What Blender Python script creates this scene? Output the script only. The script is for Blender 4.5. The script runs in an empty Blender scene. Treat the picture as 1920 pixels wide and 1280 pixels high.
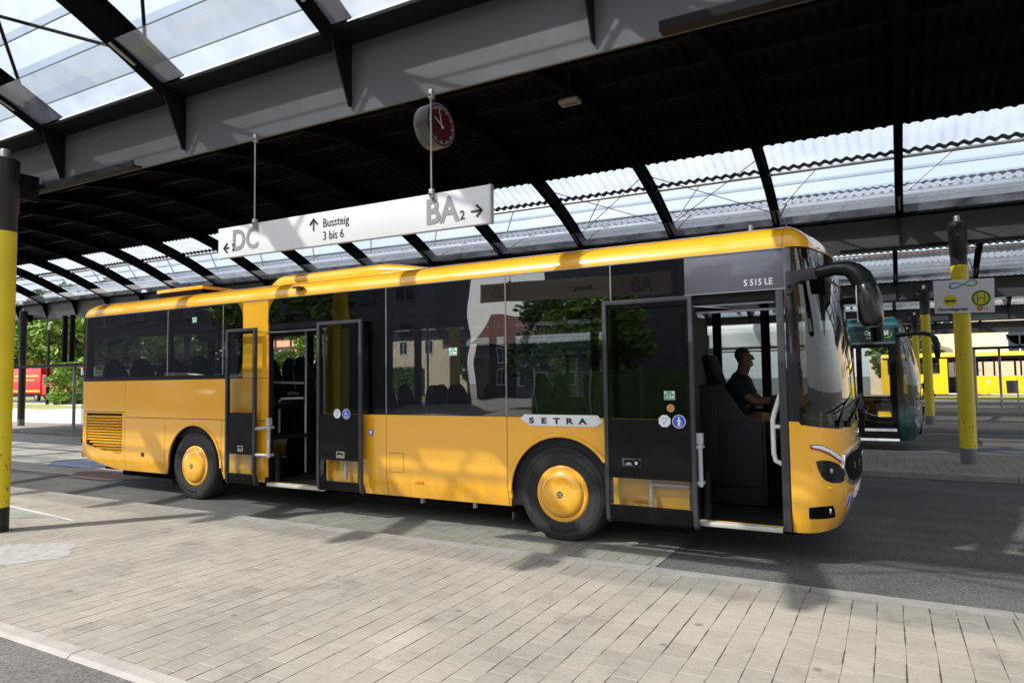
import bpy, bmesh, math, random
from mathutils import Vector, Matrix
random.seed(7)
PI = math.pi
SC = bpy.context.scene
COL = SC.collection

# ------------------------------------------------------------------ camera
CAM = (3.09, -6.562, 1.698)
YAW, PITCH, ROLL = -.509, .057, -.014
def cam_axes():
    cy, sy, cp, sp = math.cos(YAW), math.sin(YAW), math.cos(PITCH), math.sin(PITCH)
    f = Vector((sy*cp, cy*cp, sp)); r = Vector((cy, -sy, 0)); u = r.cross(f)
    c, s = math.cos(ROLL), math.sin(ROLL)
    return c*r + s*u, -s*r + c*u, f
_r, _u, _f = cam_axes()
cd = bpy.data.cameras.new('camera'); cam = bpy.data.objects.new('camera', cd); COL.objects.link(cam)
cd.sensor_width = 36; cd.lens = 23.81; cd.clip_start = .05; cd.clip_end = 1500
M = Matrix((_r, _u, -_f)).transposed().to_4x4(); M.translation = Vector(CAM); cam.matrix_world = M
SC.camera = cam

# ------------------------------------------------------------------ sky and sun
SUN = Vector((-.63, -.83, 1.09)).normalized()
w = bpy.data.worlds.new('World'); SC.world = w; w.use_nodes = True
nt = w.node_tree; bg = nt.nodes['Background']
sky = nt.nodes.new('ShaderNodeTexSky'); sky.sky_type = 'NISHITA'; sky.sun_disc = False
sky.sun_elevation = math.asin(SUN.z); sky.sun_rotation = math.atan2(SUN.x, SUN.y)
sky.air_density = 1.2; sky.dust_density = 2.5; sky.ozone_density = 1.0
tc = nt.nodes.new('ShaderNodeTexCoord'); ns = nt.nodes.new('ShaderNodeTexNoise')
ns.inputs['Scale'].default_value = 2.2; ns.inputs['Detail'].default_value = 6
rp = nt.nodes.new('ShaderNodeValToRGB'); rp.color_ramp.elements[0].position = .38; rp.color_ramp.elements[1].position = .62
mx = nt.nodes.new('ShaderNodeMix'); mx.data_type = 'RGBA'; mx.inputs[7].default_value = (6.0, 6.2, 6.8, 1)
nt.links.new(tc.outputs['Generated'], ns.inputs['Vector']); nt.links.new(ns.outputs['Fac'], rp.inputs['Fac'])
mm = nt.nodes.new('ShaderNodeMath'); mm.operation = 'MULTIPLY_ADD'; mm.inputs[1].default_value = .35; mm.inputs[2].default_value = .5
nt.links.new(rp.outputs['Color'], mm.inputs[0]); nt.links.new(mm.outputs[0], mx.inputs['Factor'])
nt.links.new(sky.outputs['Color'], mx.inputs[6]); nt.links.new(mx.outputs[2], bg.inputs['Color'])
bg.inputs['Strength'].default_value = .148
sd = bpy.data.lights.new('sun', 'SUN'); sd.energy = 3.9; sd.angle = math.radians(.8); sd.color = (1, .95, .87)
so = bpy.data.objects.new('sun', sd); COL.objects.link(so); so.rotation_euler = SUN.to_track_quat('Z', 'Y').to_euler()
so.location = (0, 0, 30)
vs = SC.view_settings; vs.view_transform = 'Standard'; vs.look = 'None'; vs.gamma = 1; vs.exposure = .84
SC.cycles.transparent_max_bounces = 24; SC.cycles.max_bounces = 8

# ------------------------------------------------------------------ materials
def mat(name, col, rough=.6, metal=0, var=.12, vscale=3.0, bump=0, bscale=60, coat=0, spec=.5, stretch=None, rvar=.1):
    m = bpy.data.materials.new(name); m.use_nodes = True; nt = m.node_tree; b = nt.nodes['Principled BSDF']
    b.inputs['Roughness'].default_value = rough; b.inputs['Metallic'].default_value = metal
    b.inputs['Coat Weight'].default_value = coat; b.inputs['Coat Roughness'].default_value = .04
    b.inputs['Specular IOR Level'].default_value = spec
    g = nt.nodes.new('ShaderNodeNewGeometry'); mp = nt.nodes.new('ShaderNodeMapping')
    mp.inputs['Scale'].default_value = stretch or (1, 1, 1); nt.links.new(g.outputs['Position'], mp.inputs['Vector'])
    n = nt.nodes.new('ShaderNodeTexNoise'); n.inputs['Scale'].default_value = vscale; n.inputs['Detail'].default_value = 5
    nt.links.new(mp.outputs['Vector'], n.inputs['Vector'])
    mr = nt.nodes.new('ShaderNodeMapRange'); mr.inputs['From Min'].default_value = .25; mr.inputs['From Max'].default_value = .75
    mr.inputs['To Min'].default_value = 1-var; mr.inputs['To Max'].default_value = 1+var
    nt.links.new(n.outputs['Fac'], mr.inputs['Value'])
    v = nt.nodes.new('ShaderNodeVectorMath'); v.operation = 'SCALE'; v.inputs[0].default_value = col[:3]
    nt.links.new(mr.outputs['Result'], v.inputs['Scale']); nt.links.new(v.outputs['Vector'], b.inputs['Base Color'])
    r2 = nt.nodes.new('ShaderNodeMapRange'); r2.inputs['From Min'].default_value = .3; r2.inputs['From Max'].default_value = .7
    r2.inputs['To Min'].default_value = max(0, rough*(1-rvar)); r2.inputs['To Max'].default_value = min(1, rough*(1+rvar))
    nt.links.new(n.outputs['Fac'], r2.inputs['Value']); nt.links.new(r2.outputs['Result'], b.inputs['Roughness'])
    if bump:
        n2 = nt.nodes.new('ShaderNodeTexNoise'); n2.inputs['Scale'].default_value = bscale; n2.inputs['Detail'].default_value = 3
        nt.links.new(g.outputs['Position'], n2.inputs['Vector'])
        bp = nt.nodes.new('ShaderNodeBump'); bp.inputs['Strength'].default_value = bump; bp.inputs['Distance'].default_value = .01
        nt.links.new(n2.outputs['Fac'], bp.inputs['Height']); nt.links.new(bp.outputs['Normal'], b.inputs['Normal'])
    return m

def glass(name, tint, ior=1.5, dust=0, dcol=(.5, .52, .55), gloss=(1, 1, 1), wave=0):
    m = bpy.data.materials.new(name); m.use_nodes = True; nt = m.node_tree; nt.nodes.clear()
    o = nt.nodes.new('ShaderNodeOutputMaterial'); t = nt.nodes.new('ShaderNodeBsdfTransparent'); t.inputs[0].default_value = (*tint, 1)
    g = nt.nodes.new('ShaderNodeBsdfGlossy'); g.inputs['Roughness'].default_value = .005; g.inputs[0].default_value = (*gloss, 1)
    f = nt.nodes.new('ShaderNodeFresnel'); f.inputs['IOR'].default_value = ior
    mx = nt.nodes.new('ShaderNodeMixShader')
    # a thin sheet: take the outer fresnel on both faces
    ge = nt.nodes.new('ShaderNodeNewGeometry')
    if wave:
        n = nt.nodes.new('ShaderNodeTexNoise'); n.inputs['Scale'].default_value = 1.1; n.inputs['Detail'].default_value = 1
        nt.links.new(ge.outputs['Position'], n.inputs['Vector'])
        bp = nt.nodes.new('ShaderNodeBump'); bp.inputs['Strength'].default_value = wave; bp.inputs['Distance'].default_value = .05
        nt.links.new(n.outputs['Fac'], bp.inputs['Height']); nt.links.new(bp.outputs['Normal'], g.inputs['Normal'])
    lw = nt.nodes.new('ShaderNodeLayerWeight'); lw.inputs['Blend'].default_value = .5
    pw = nt.nodes.new('ShaderNodeMath'); pw.operation = 'POWER'; pw.inputs[1].default_value = 4.5
    nt.links.new(lw.outputs['Facing'], pw.inputs[0])
    f0 = ((ior-1)/(ior+1))**2*1.6
    ma = nt.nodes.new('ShaderNodeMath'); ma.operation = 'MULTIPLY_ADD'; ma.inputs[1].default_value = 1-f0; ma.inputs[2].default_value = f0
    nt.links.new(pw.outputs[0], ma.inputs[0]); nt.links.new(ma.outputs[0], mx.inputs[0])
    nt.nodes.remove(f)
    base = t
    if dust:
        d = nt.nodes.new('ShaderNodeBsdfDiffuse'); d.inputs[0].default_value = (*dcol, 1)
        tr = nt.nodes.new('ShaderNodeBsdfTranslucent'); tr.inputs[0].default_value = (*dcol, 1)
        a = nt.nodes.new('ShaderNodeMixShader'); a.inputs[0].default_value = .5
        nt.links.new(d.outputs[0], a.inputs[1]); nt.links.new(tr.outputs[0], a.inputs[2])
        n = nt.nodes.new('ShaderNodeTexNoise'); n.inputs['Scale'].default_value = 2; n.inputs['Detail'].default_value = 6
        nt.links.new(ge.outputs['Position'], n.inputs['Vector'])
        mr = nt.nodes.new('ShaderNodeMapRange'); mr.inputs['From Min'].default_value = .3; mr.inputs['From Max'].default_value = .7
        mr.inputs['To Min'].default_value = dust*.35; mr.inputs['To Max'].default_value = dust*1.9
        nt.links.new(n.outputs['Fac'], mr.inputs['Value'])
        b = nt.nodes.new('ShaderNodeMixShader'); nt.links.new(mr.outputs[0], b.inputs[0])
        nt.links.new(t.outputs[0], b.inputs[1]); nt.links.new(a.outputs[0], b.inputs[2]); base = b
    nt.links.new(base.outputs[0], mx.inputs[1]); nt.links.new(g.outputs[0], mx.inputs[2]); nt.links.new(mx.outputs[0], o.inputs[0])
    return m

def nodes_paving(name, px, py, base, joint, dark=True, patch=None):
    """pavers whose long joints run along Y at pitch px; cross joints at pitch py"""
    m = bpy.data.materials.new(name); m.use_nodes = True; nt = m.node_tree; b = nt.nodes['Principled BSDF']
    N, L = nt.nodes.new, nt.links.new
    g = N('ShaderNodeNewGeometry'); sx = N('ShaderNodeSeparateXYZ'); L(g.outputs['Position'], sx.inputs[0])
    wn = N('ShaderNodeTexNoise'); wn.inputs['Scale'].default_value = 1.3; wn.inputs['Detail'].default_value = 4; L(g.outputs['Position'], wn.inputs['Vector'])
    def math_(op, a, bb=None, c=None):
        n = N('ShaderNodeMath'); n.operation = op
        for i, q in enumerate((a, bb, c)):
            if q is None: continue
            if isinstance(q, (int, float)): n.inputs[i].default_value = q
            else: L(q, n.inputs[i])
        return n.outputs[0]
    wob = math_('MULTIPLY', math_('SUBTRACT', wn.outputs['Fac'], .5), .018)
    X = math_('DIVIDE', math_('ADD', sx.outputs['X'], wob), px)
    row = math_('FLOOR', X); fx = math_('FRACT', X)
    wh = N('ShaderNodeTexWhiteNoise'); wh.noise_dimensions = '1D'; L(row, wh.inputs['W'])
    Y = math_('ADD', math_('DIVIDE', sx.outputs['Y'], py), math_('ADD', math_('MULTIPLY', row, .5), math_('MULTIPLY', wh.outputs['Value'], .35)))
    col = math_('FLOOR', Y); fy = math_('FRACT', Y)
    dx = math_('MULTIPLY', math_('MINIMUM', fx, math_('SUBTRACT', 1, fx)), px)
    dy = math_('MULTIPLY', math_('MINIMUM', fy, math_('SUBTRACT', 1, fy)), py)
    # joint widths vary with noise
    n3 = N('ShaderNodeTexNoise'); n3.inputs['Scale'].default_value = 5; n3.inputs['Detail'].default_value = 3; L(g.outputs['Position'], n3.inputs['Vector'])
    jw = math_('MAXIMUM', math_('MULTIPLY_ADD', n3.outputs['Fac'], .030, -.0118), .0011)
    jx = N('ShaderNodeMapRange'); L(dx, jx.inputs['Value']); L(jw, jx.inputs['From Max']); jx.inputs['From Min'].default_value = 0.0005
    jx.inputs['To Min'].default_value = 1; jx.inputs['To Max'].default_value = 0
    jy = N('ShaderNodeMapRange'); L(dy, jy.inputs['Value']); jy.inputs['From Min'].default_value = 0.001; jy.inputs['From Max'].default_value = .0075
    jy.inputs['To Min'].default_value = .5; jy.inputs['To Max'].default_value = 0
    cid = N('ShaderNodeCombineXYZ'); L(row, cid.inputs[0]); L(col, cid.inputs[1])
    w2 = N('ShaderNodeTexWhiteNoise'); w2.noise_dimensions = '3D'; L(cid.outputs[0], w2.inputs['Vector'])
    val = math_('MULTIPLY_ADD', w2.outputs['Value'], .14, .93)
    big = N('ShaderNodeTexNoise'); big.inputs['Scale'].default_value = .6; big.inputs['Detail'].default_value = 8; big.inputs['Roughness'].default_value = .65
    L(g.outputs['Position'], big.inputs['Vector'])
    val = math_('MULTIPLY', val, math_('MULTIPLY_ADD', big.outputs['Fac'], 1.0, .5))
    fine = N('ShaderNodeTexNoise'); fine.inputs['Scale'].default_value = 140; fine.inputs['Detail'].default_value = 2; L(g.outputs['Position'], fine.inputs['Vector'])
    val = math_('MULTIPLY', val, math_('MULTIPLY_ADD', fine.outputs['Fac'], .35, .825))
    mid = N('ShaderNodeTexNoise'); mid.inputs['Scale'].default_value = 38; mid.inputs['Detail'].default_value = 5; mid.inputs['Roughness'].default_value = .7; L(g.outputs['Position'], mid.inputs['Vector'])
    val = math_('MULTIPLY', val, math_('MULTIPLY_ADD', mid.outputs['Fac'], .5, .75))
    # gum spots and stains
    vq = N('ShaderNodeTexVoronoi'); vq.inputs['Scale'].default_value = 9; L(g.outputs['Position'], vq.inputs['Vector'])
    sq = N('ShaderNodeMapRange'); L(vq.outputs['Distance'], sq.inputs['Value']); sq.inputs['From Min'].default_value = .045; sq.inputs['From Max'].default_value = .10
    sq.inputs['To Min'].default_value = .62; sq.inputs['To Max'].default_value = 1
    gate = N('ShaderNodeMapRange'); L(big.outputs['Fac'], gate.inputs['Value']); gate.inputs['From Min'].default_value = .46; gate.inputs['From Max'].default_value = .56
    val = math_('MULTIPLY', val, math_('SUBTRACT', 1, math_('MULTIPLY', math_('SUBTRACT', 1, sq.outputs[0]), gate.outputs[0])))
    scr = N('ShaderNodeMapping'); scr.inputs['Scale'].default_value = (3, 14, 1); scr.inputs['Rotation'].default_value = (0, 0, .35); L(g.outputs['Position'], scr.inputs[0])
    sn = N('ShaderNodeTexNoise'); sn.inputs['Scale'].default_value = 1.1; sn.inputs['Detail'].default_value = 7; sn.inputs['Roughness'].default_value = .7; L(scr.outputs[0], sn.inputs['Vector'])
    val = math_('MULTIPLY', val, math_('MULTIPLY_ADD', sn.outputs['Fac'], .36, .82))
    vo = N('ShaderNodeTexVoronoi'); vo.inputs['Scale'].default_value = 2.6; L(g.outputs['Position'], vo.inputs['Vector'])
    sp = N('ShaderNodeMapRange'); L(vo.outputs['Distance'], sp.inputs['Value']); sp.inputs['From Min'].default_value = .05; sp.inputs['From Max'].default_value = .085
    sp.inputs['To Min'].default_value = .55; sp.inputs['To Max'].default_value = 1
    val = math_('MULTIPLY', val, sp.outputs[0])
    st = N('ShaderNodeTexNoise'); st.inputs['Scale'].default_value = 2.7; st.inputs['Detail'].default_value = 9; st.inputs['Roughness'].default_value = .7
    L(g.outputs['Position'], st.inputs['Vector'])
    s2 = N('ShaderNodeMapRange'); L(st.outputs['Fac'], s2.inputs['Value']); s2.inputs['From Min'].default_value = .55; s2.inputs['From Max'].default_value = .72
    s2.inputs['To Min'].default_value = 1; s2.inputs['To Max'].default_value = .66
    val = math_('MULTIPLY', val, s2.outputs[0])
    hue = N('ShaderNodeMix'); hue.data_type = 'RGBA'; L(big.outputs['Fac'], hue.inputs['Factor'])
    hue.inputs[6].default_value = (*base, 1); hue.inputs[7].default_value = (base[0]*1.03, base[1]*.97, base[2]*.90, 1)
    sc = N('ShaderNodeVectorMath'); sc.operation = 'SCALE'; L(hue.outputs[2], sc.inputs[0]); L(val, sc.inputs['Scale'])
    c1 = N('ShaderNodeMix'); c1.data_type = 'RGBA'; L(jy.outputs[0], c1.inputs['Factor']); L(sc.outputs[0], c1.inputs[6]); c1.inputs[7].default_value = (base[0]*1.45, base[1]*1.45, base[2]*1.42, 1)
    c2 = N('ShaderNodeMix'); c2.data_type = 'RGBA'; L(jx.outputs[0], c2.inputs['Factor']); L(c1.outputs[2], c2.inputs[6]); c2.inputs[7].default_value = (*joint, 1)
    L(c2.outputs[2], b.inputs['Base Color']); b.inputs['Roughness'].default_value = .82; b.inputs['Specular IOR Level'].default_value = .3
    h = math_('SUBTRACT', math_('MULTIPLY', fine.outputs['Fac'], .12), math_('MAXIMUM', jx.outputs[0], math_('MULTIPLY', jy.outputs[0], .7)))
    h = math_('ADD', h, math_('MULTIPLY', w2.outputs['Value'], .25))
    bp = N('ShaderNodeBump'); bp.inputs['Strength'].default_value = .7; bp.inputs['Distance'].default_value = .006; L(h, bp.inputs['Height']); L(bp.outputs[0], b.inputs['Normal'])
    return m

def nodes_asphalt(name, base):
    m = bpy.data.materials.new(name); m.use_nodes = True; nt = m.node_tree; b = nt.nodes['Principled BSDF']
    N, L = nt.nodes.new, nt.links.new
    g = N('ShaderNodeNewGeometry')
    a = N('ShaderNodeTexVoronoi'); a.inputs['Scale'].default_value = 110; L(g.outputs['Position'], a.inputs['Vector'])
    n = N('ShaderNodeTexNoise'); n.inputs['Scale'].default_value = .8; n.inputs['Detail'].default_value = 9; n.inputs['Roughness'].default_value = .65; L(g.outputs['Position'], n.inputs['Vector'])
    mp = N('ShaderNodeMapping'); mp.inputs['Scale'].default_value = (.35, 2.4, 1); L(g.outputs['Position'], mp.inputs[0])
    n2 = N('ShaderNodeTexNoise'); n2.inputs['Scale'].default_value = .9; n2.inputs['Detail'].default_value = 5; L(mp.outputs[0], n2.inputs['Vector'])
    c = N('ShaderNodeValToRGB'); e = c.color_ramp.elements
    e[0].position = 0; e[0].color = (base*.45, base*.45, base*.46, 1); e[1].position = 1; e[1].color = (base*2.3, base*2.25, base*2.1, 1)
    L(a.outputs['Color'], c.inputs['Fac'])
    def mr(s, lo, hi):
        q = N('ShaderNodeMapRange'); L(s, q.inputs['Value']); q.inputs['From Min'].default_value = .3; q.inputs['From Max'].default_value = .7
        q.inputs['To Min'].default_value = lo; q.inputs['To Max'].default_value = hi; return q.outputs[0]
    v = N('ShaderNodeMath'); v.operation = 'MULTIPLY'; L(mr(n.outputs['Fac'], .75, 1.25), v.inputs[0]); L(mr(n2.outputs['Fac'], .8, 1.2), v.inputs[1])
    s = N('ShaderNodeVectorMath'); s.operation = 'SCALE'; L(c.outputs[0], s.inputs[0]); L(v.outputs[0], s.inputs['Scale']); L(s.outputs[0], b.inputs['Base Color'])
    b.inputs['Roughness'].default_value = .75; b.inputs['Specular IOR Level'].default_value = .35
    bp = N('ShaderNodeBump'); bp.inputs['Strength'].default_value = .5; bp.inputs['Distance'].default_value = .006; L(a.outputs['Distance'], bp.inputs['Height']); L(bp.outputs[0], b.inputs['Normal'])
    return m

MT = {}
# names of every material used below
def defm(k, *a, **kw): MT[k] = mat(k, *a, **kw)
defm('bus_yellow', (.96, .475, .028), .22, var=.03, vscale=.8, coat=1.0)
defm('line_yellow', (.86, .52, .01), .4, var=.04, coat=.6)
defm('teal_paint', (.006, .075, .083), .3, var=.05, coat=1)
defm('dark_teal', (.006, .045, .05), .3, var=.05, coat=1)
defm('black_trim', (.004, .004, .005), .45, spec=.18, var=.2, vscale=8)
defm('black_gloss', (.008, .008, .012), .12, var=.1, coat=1)
defm('grey_frame', (.045, .045, .052), .45, metal=.3, var=.15, vscale=6)
defm('grey_panel', (.115, .118, .15), .32, var=.03, coat=.5)
defm('rubber', (.026, .026, .028), .8, spec=.3, var=.25, vscale=12, bump=.15, bscale=200)
defm('tyre_mark', (.009, .009, .010), .7)
defm('chrome', (.75, .75, .76), .14, metal=1, var=.05)
defm('satin_steel', (.42, .42, .41), .35, metal=.8, var=.12)
defm('rail_grey', (.42, .43, .47), .4, var=.05, coat=.3)
defm('white_paint', (.78, .78, .78), .4, var=.04)
defm('sill', (.62, .62, .58), .4, metal=.5)
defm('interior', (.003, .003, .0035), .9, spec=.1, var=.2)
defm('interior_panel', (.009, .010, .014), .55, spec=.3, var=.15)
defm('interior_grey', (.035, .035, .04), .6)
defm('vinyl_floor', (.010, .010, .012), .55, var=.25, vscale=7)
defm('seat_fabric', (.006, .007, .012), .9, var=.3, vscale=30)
defm('seat_blue', (.01, .02, .12), .8)
defm('sky_blue_sticker', (.03, .10, .62), .35)
defm('green_sticker', (.03, .36, .16), .35)
defm('sticker_white', (.8, .82, .84), .4)
defm('steel_beam', (.092, .092, .096), .5, metal=.1, var=.22, vscale=4, stretch=(22, 22, .5), rvar=.3)
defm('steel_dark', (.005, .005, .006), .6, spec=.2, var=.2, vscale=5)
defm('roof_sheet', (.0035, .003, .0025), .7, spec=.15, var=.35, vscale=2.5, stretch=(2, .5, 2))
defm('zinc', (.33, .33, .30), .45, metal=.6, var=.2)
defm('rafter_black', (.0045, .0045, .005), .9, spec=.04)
defm('column_black', (.012, .012, .014), .5, var=.15)
defm('column_grey', (.16, .16, .19), .55, var=.15)
defm('sign_face', (.66, .66, .66), .45, var=.05, vscale=4, stretch=(1, 1, .3))
defm('sign_grey', (.40, .41, .42), .6); defm('sign_letter', (.235, .24, .245), .6); defm('sign_dark', (.02, .02, .025), .6)
defm('sign_plate', (.78, .80, .86), .45, var=.03)
defm('clock_red', (.045, .001, .002), .35); defm('clock_case', (.10, .10, .09), .45, var=.06)
defm('h_yellow', (.75, .68, .02), .5); defm('h_green', (.0, .18, .06), .5); defm('logo_blue', (.06, .30, .55), .5); defm('logo_green', (.22, .50, .05), .5)
defm('pole_light', (.78, .78, .78), .3, coat=.4)
defm('kerbstone', (.285, .272, .25), .85, var=.2, vscale=5, bump=.5, bscale=150)
defm('concrete_light', (.50, .49, .46), .85, var=.15, vscale=1.2, bump=.2)
defm('grass', (.22, .22, .05), .95, var=.4, vscale=3)
defm('leaf_a', (.13, .23, .02), .65, var=.5, vscale=1.6); defm('leaf_b', (.06, .12, .015), .65, var=.5, vscale=1.6)
defm('bark', (.06, .045, .03), .9, var=.3)
defm('truck_red', (.55, .012, .012), .4, var=.05, coat=.4); defm('truck_yellow', (.8, .5, .05), .5)
defm('cream_wall', (.78, .62, .42), .9, var=.1, vscale=.6); defm('peach_wall', (.72, .42, .26), .9, var=.15, vscale=.8)
defm('timber', (.09, .035, .02), .8); defm('grey_wall', (.10, .10, .12), .9, var=.1, vscale=.3); defm('blue_wall', (.3, .34, .45), .7, var=.1, vscale=.3)
defm('roof_tile', (.18, .06, .04), .9, var=.2); defm('window_dark', (.03, .04, .05), .15, var=.2, vscale=.5)
defm('van_white', (.30, .31, .33), .35, var=.03, coat=.5)
defm('mirror_black', (.006, .006, .008), .32, spec=.4, coat=.25)
defm('skin', (.20, .095, .06), .55, var=.12, vscale=30); defm('shirt', (.012, .012, .015), .9); defm('trousers', (.38, .17, .05), .85, var=.1, vscale=20); defm('hair', (.05, .045, .04), .8, var=.4, vscale=90)
defm('head_lens', (.004, .004, .005), .15, spec=.4, coat=.3); defm('tail_amber', (.7, .25, .01), .3, coat=1)
defm('sign_red', (.55, .01, .012), .4); defm('blue_marking', (.13, .16, .24), .85, var=.2); defm('red_marking', (.15, .10, .095), .85, var=.2); defm('green_marking', (.19, .215, .175), .85, var=.25)
defm('line_white', (.42, .42, .39), .8, var=.2)
defm('hedge', (.05, .10, .02), .8, var=.5)
defm('wood_frame', (.10, .06, .04), .8)
MT['glass_side'] = glass('glass_side', (.54, .56, .58), 1.85, wave=.10)
MT['glass_rear'] = glass('glass_rear', (.60, .61, .63), 1.6, wave=.10)
MT['glass_door'] = glass('glass_door', (.84, .86, .86), 1.33, wave=.08)
MT['glass_front'] = glass('glass_front', (.27, .32, .30), 1.5)
MT['roof_glass'] = glass('roof_glass', (.72, .755, .78), 1.4, dust=.05, dcol=(.75, .8, .85))
MT['roof_glass_low'] = glass('roof_glass_low', (.80, .84, .85), 1.5, dust=.26, dcol=(.42, .42, .47))
MT['roof_translucent'] = glass('roof_translucent', (.80, .82, .86), 1.35, dust=.26, dcol=(.5, .52, .58))
MT['glass_edge'] = mat('glass_edge', (.09, .13, .11), .3)
MT['glass_green'] = glass('glass_green', (.70, .86, .80), 1.5, dust=.1)
MT['paving'] = nodes_paving('paving', .155, .24, (.25, .238, .210), (.012, .011, .010))
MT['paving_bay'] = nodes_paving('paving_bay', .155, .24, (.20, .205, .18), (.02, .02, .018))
MT['asphalt'] = nodes_asphalt('asphalt', .070)
MT['asphalt_near'] = nodes_asphalt('asphalt_near', .085)

def grime(m, z0=.25, z1=1.0, amt=.35, col=(.16, .11, .05)):
    nt = m.node_tree; b = nt.nodes['Principled BSDF']; src = b.inputs['Base Color'].links[0].from_socket; N, L = nt.nodes.new, nt.links.new
    g = N('ShaderNodeNewGeometry'); s = N('ShaderNodeSeparateXYZ'); L(g.outputs['Position'], s.inputs[0])
    mp = N('ShaderNodeMapping'); mp.inputs['Scale'].default_value = (5, 5, 1.2); L(g.outputs['Position'], mp.inputs[0])
    n = N('ShaderNodeTexNoise'); n.inputs['Scale'].default_value = 1.3; n.inputs['Detail'].default_value = 8; n.inputs['Roughness'].default_value = .65; L(mp.outputs[0], n.inputs['Vector'])
    r = N('ShaderNodeMapRange'); L(s.outputs['Z'], r.inputs['Value']); r.inputs['From Min'].default_value = z0; r.inputs['From Max'].default_value = z1; r.inputs['To Min'].default_value = amt; r.inputs['To Max'].default_value = 0
    q = N('ShaderNodeMapRange'); L(n.outputs['Fac'], q.inputs['Value']); q.inputs['From Min'].default_value = .35; q.inputs['From Max'].default_value = .7
    k = N('ShaderNodeMath'); k.operation = 'MULTIPLY'; L(r.outputs[0], k.inputs[0]); L(q.outputs[0], k.inputs[1])
    x = N('ShaderNodeMix'); x.data_type = 'RGBA'; L(k.outputs[0], x.inputs['Factor']); L(src, x.inputs[6]); x.inputs[7].default_value = (*col, 1); L(x.outputs[2], b.inputs['Base Color'])
grime(MT['bus_yellow']); grime(MT['grey_frame'], .2, 1.2, .4, (.12, .11, .09)); grime(MT['rubber'], 0, 1.0, .22, (.11, .10, .085)); grime(MT['column_grey'], .05, .5, .6, (.09, .08, .065)); grime(MT['black_trim'], .2, .9, .12, (.06, .055, .045))
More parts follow.
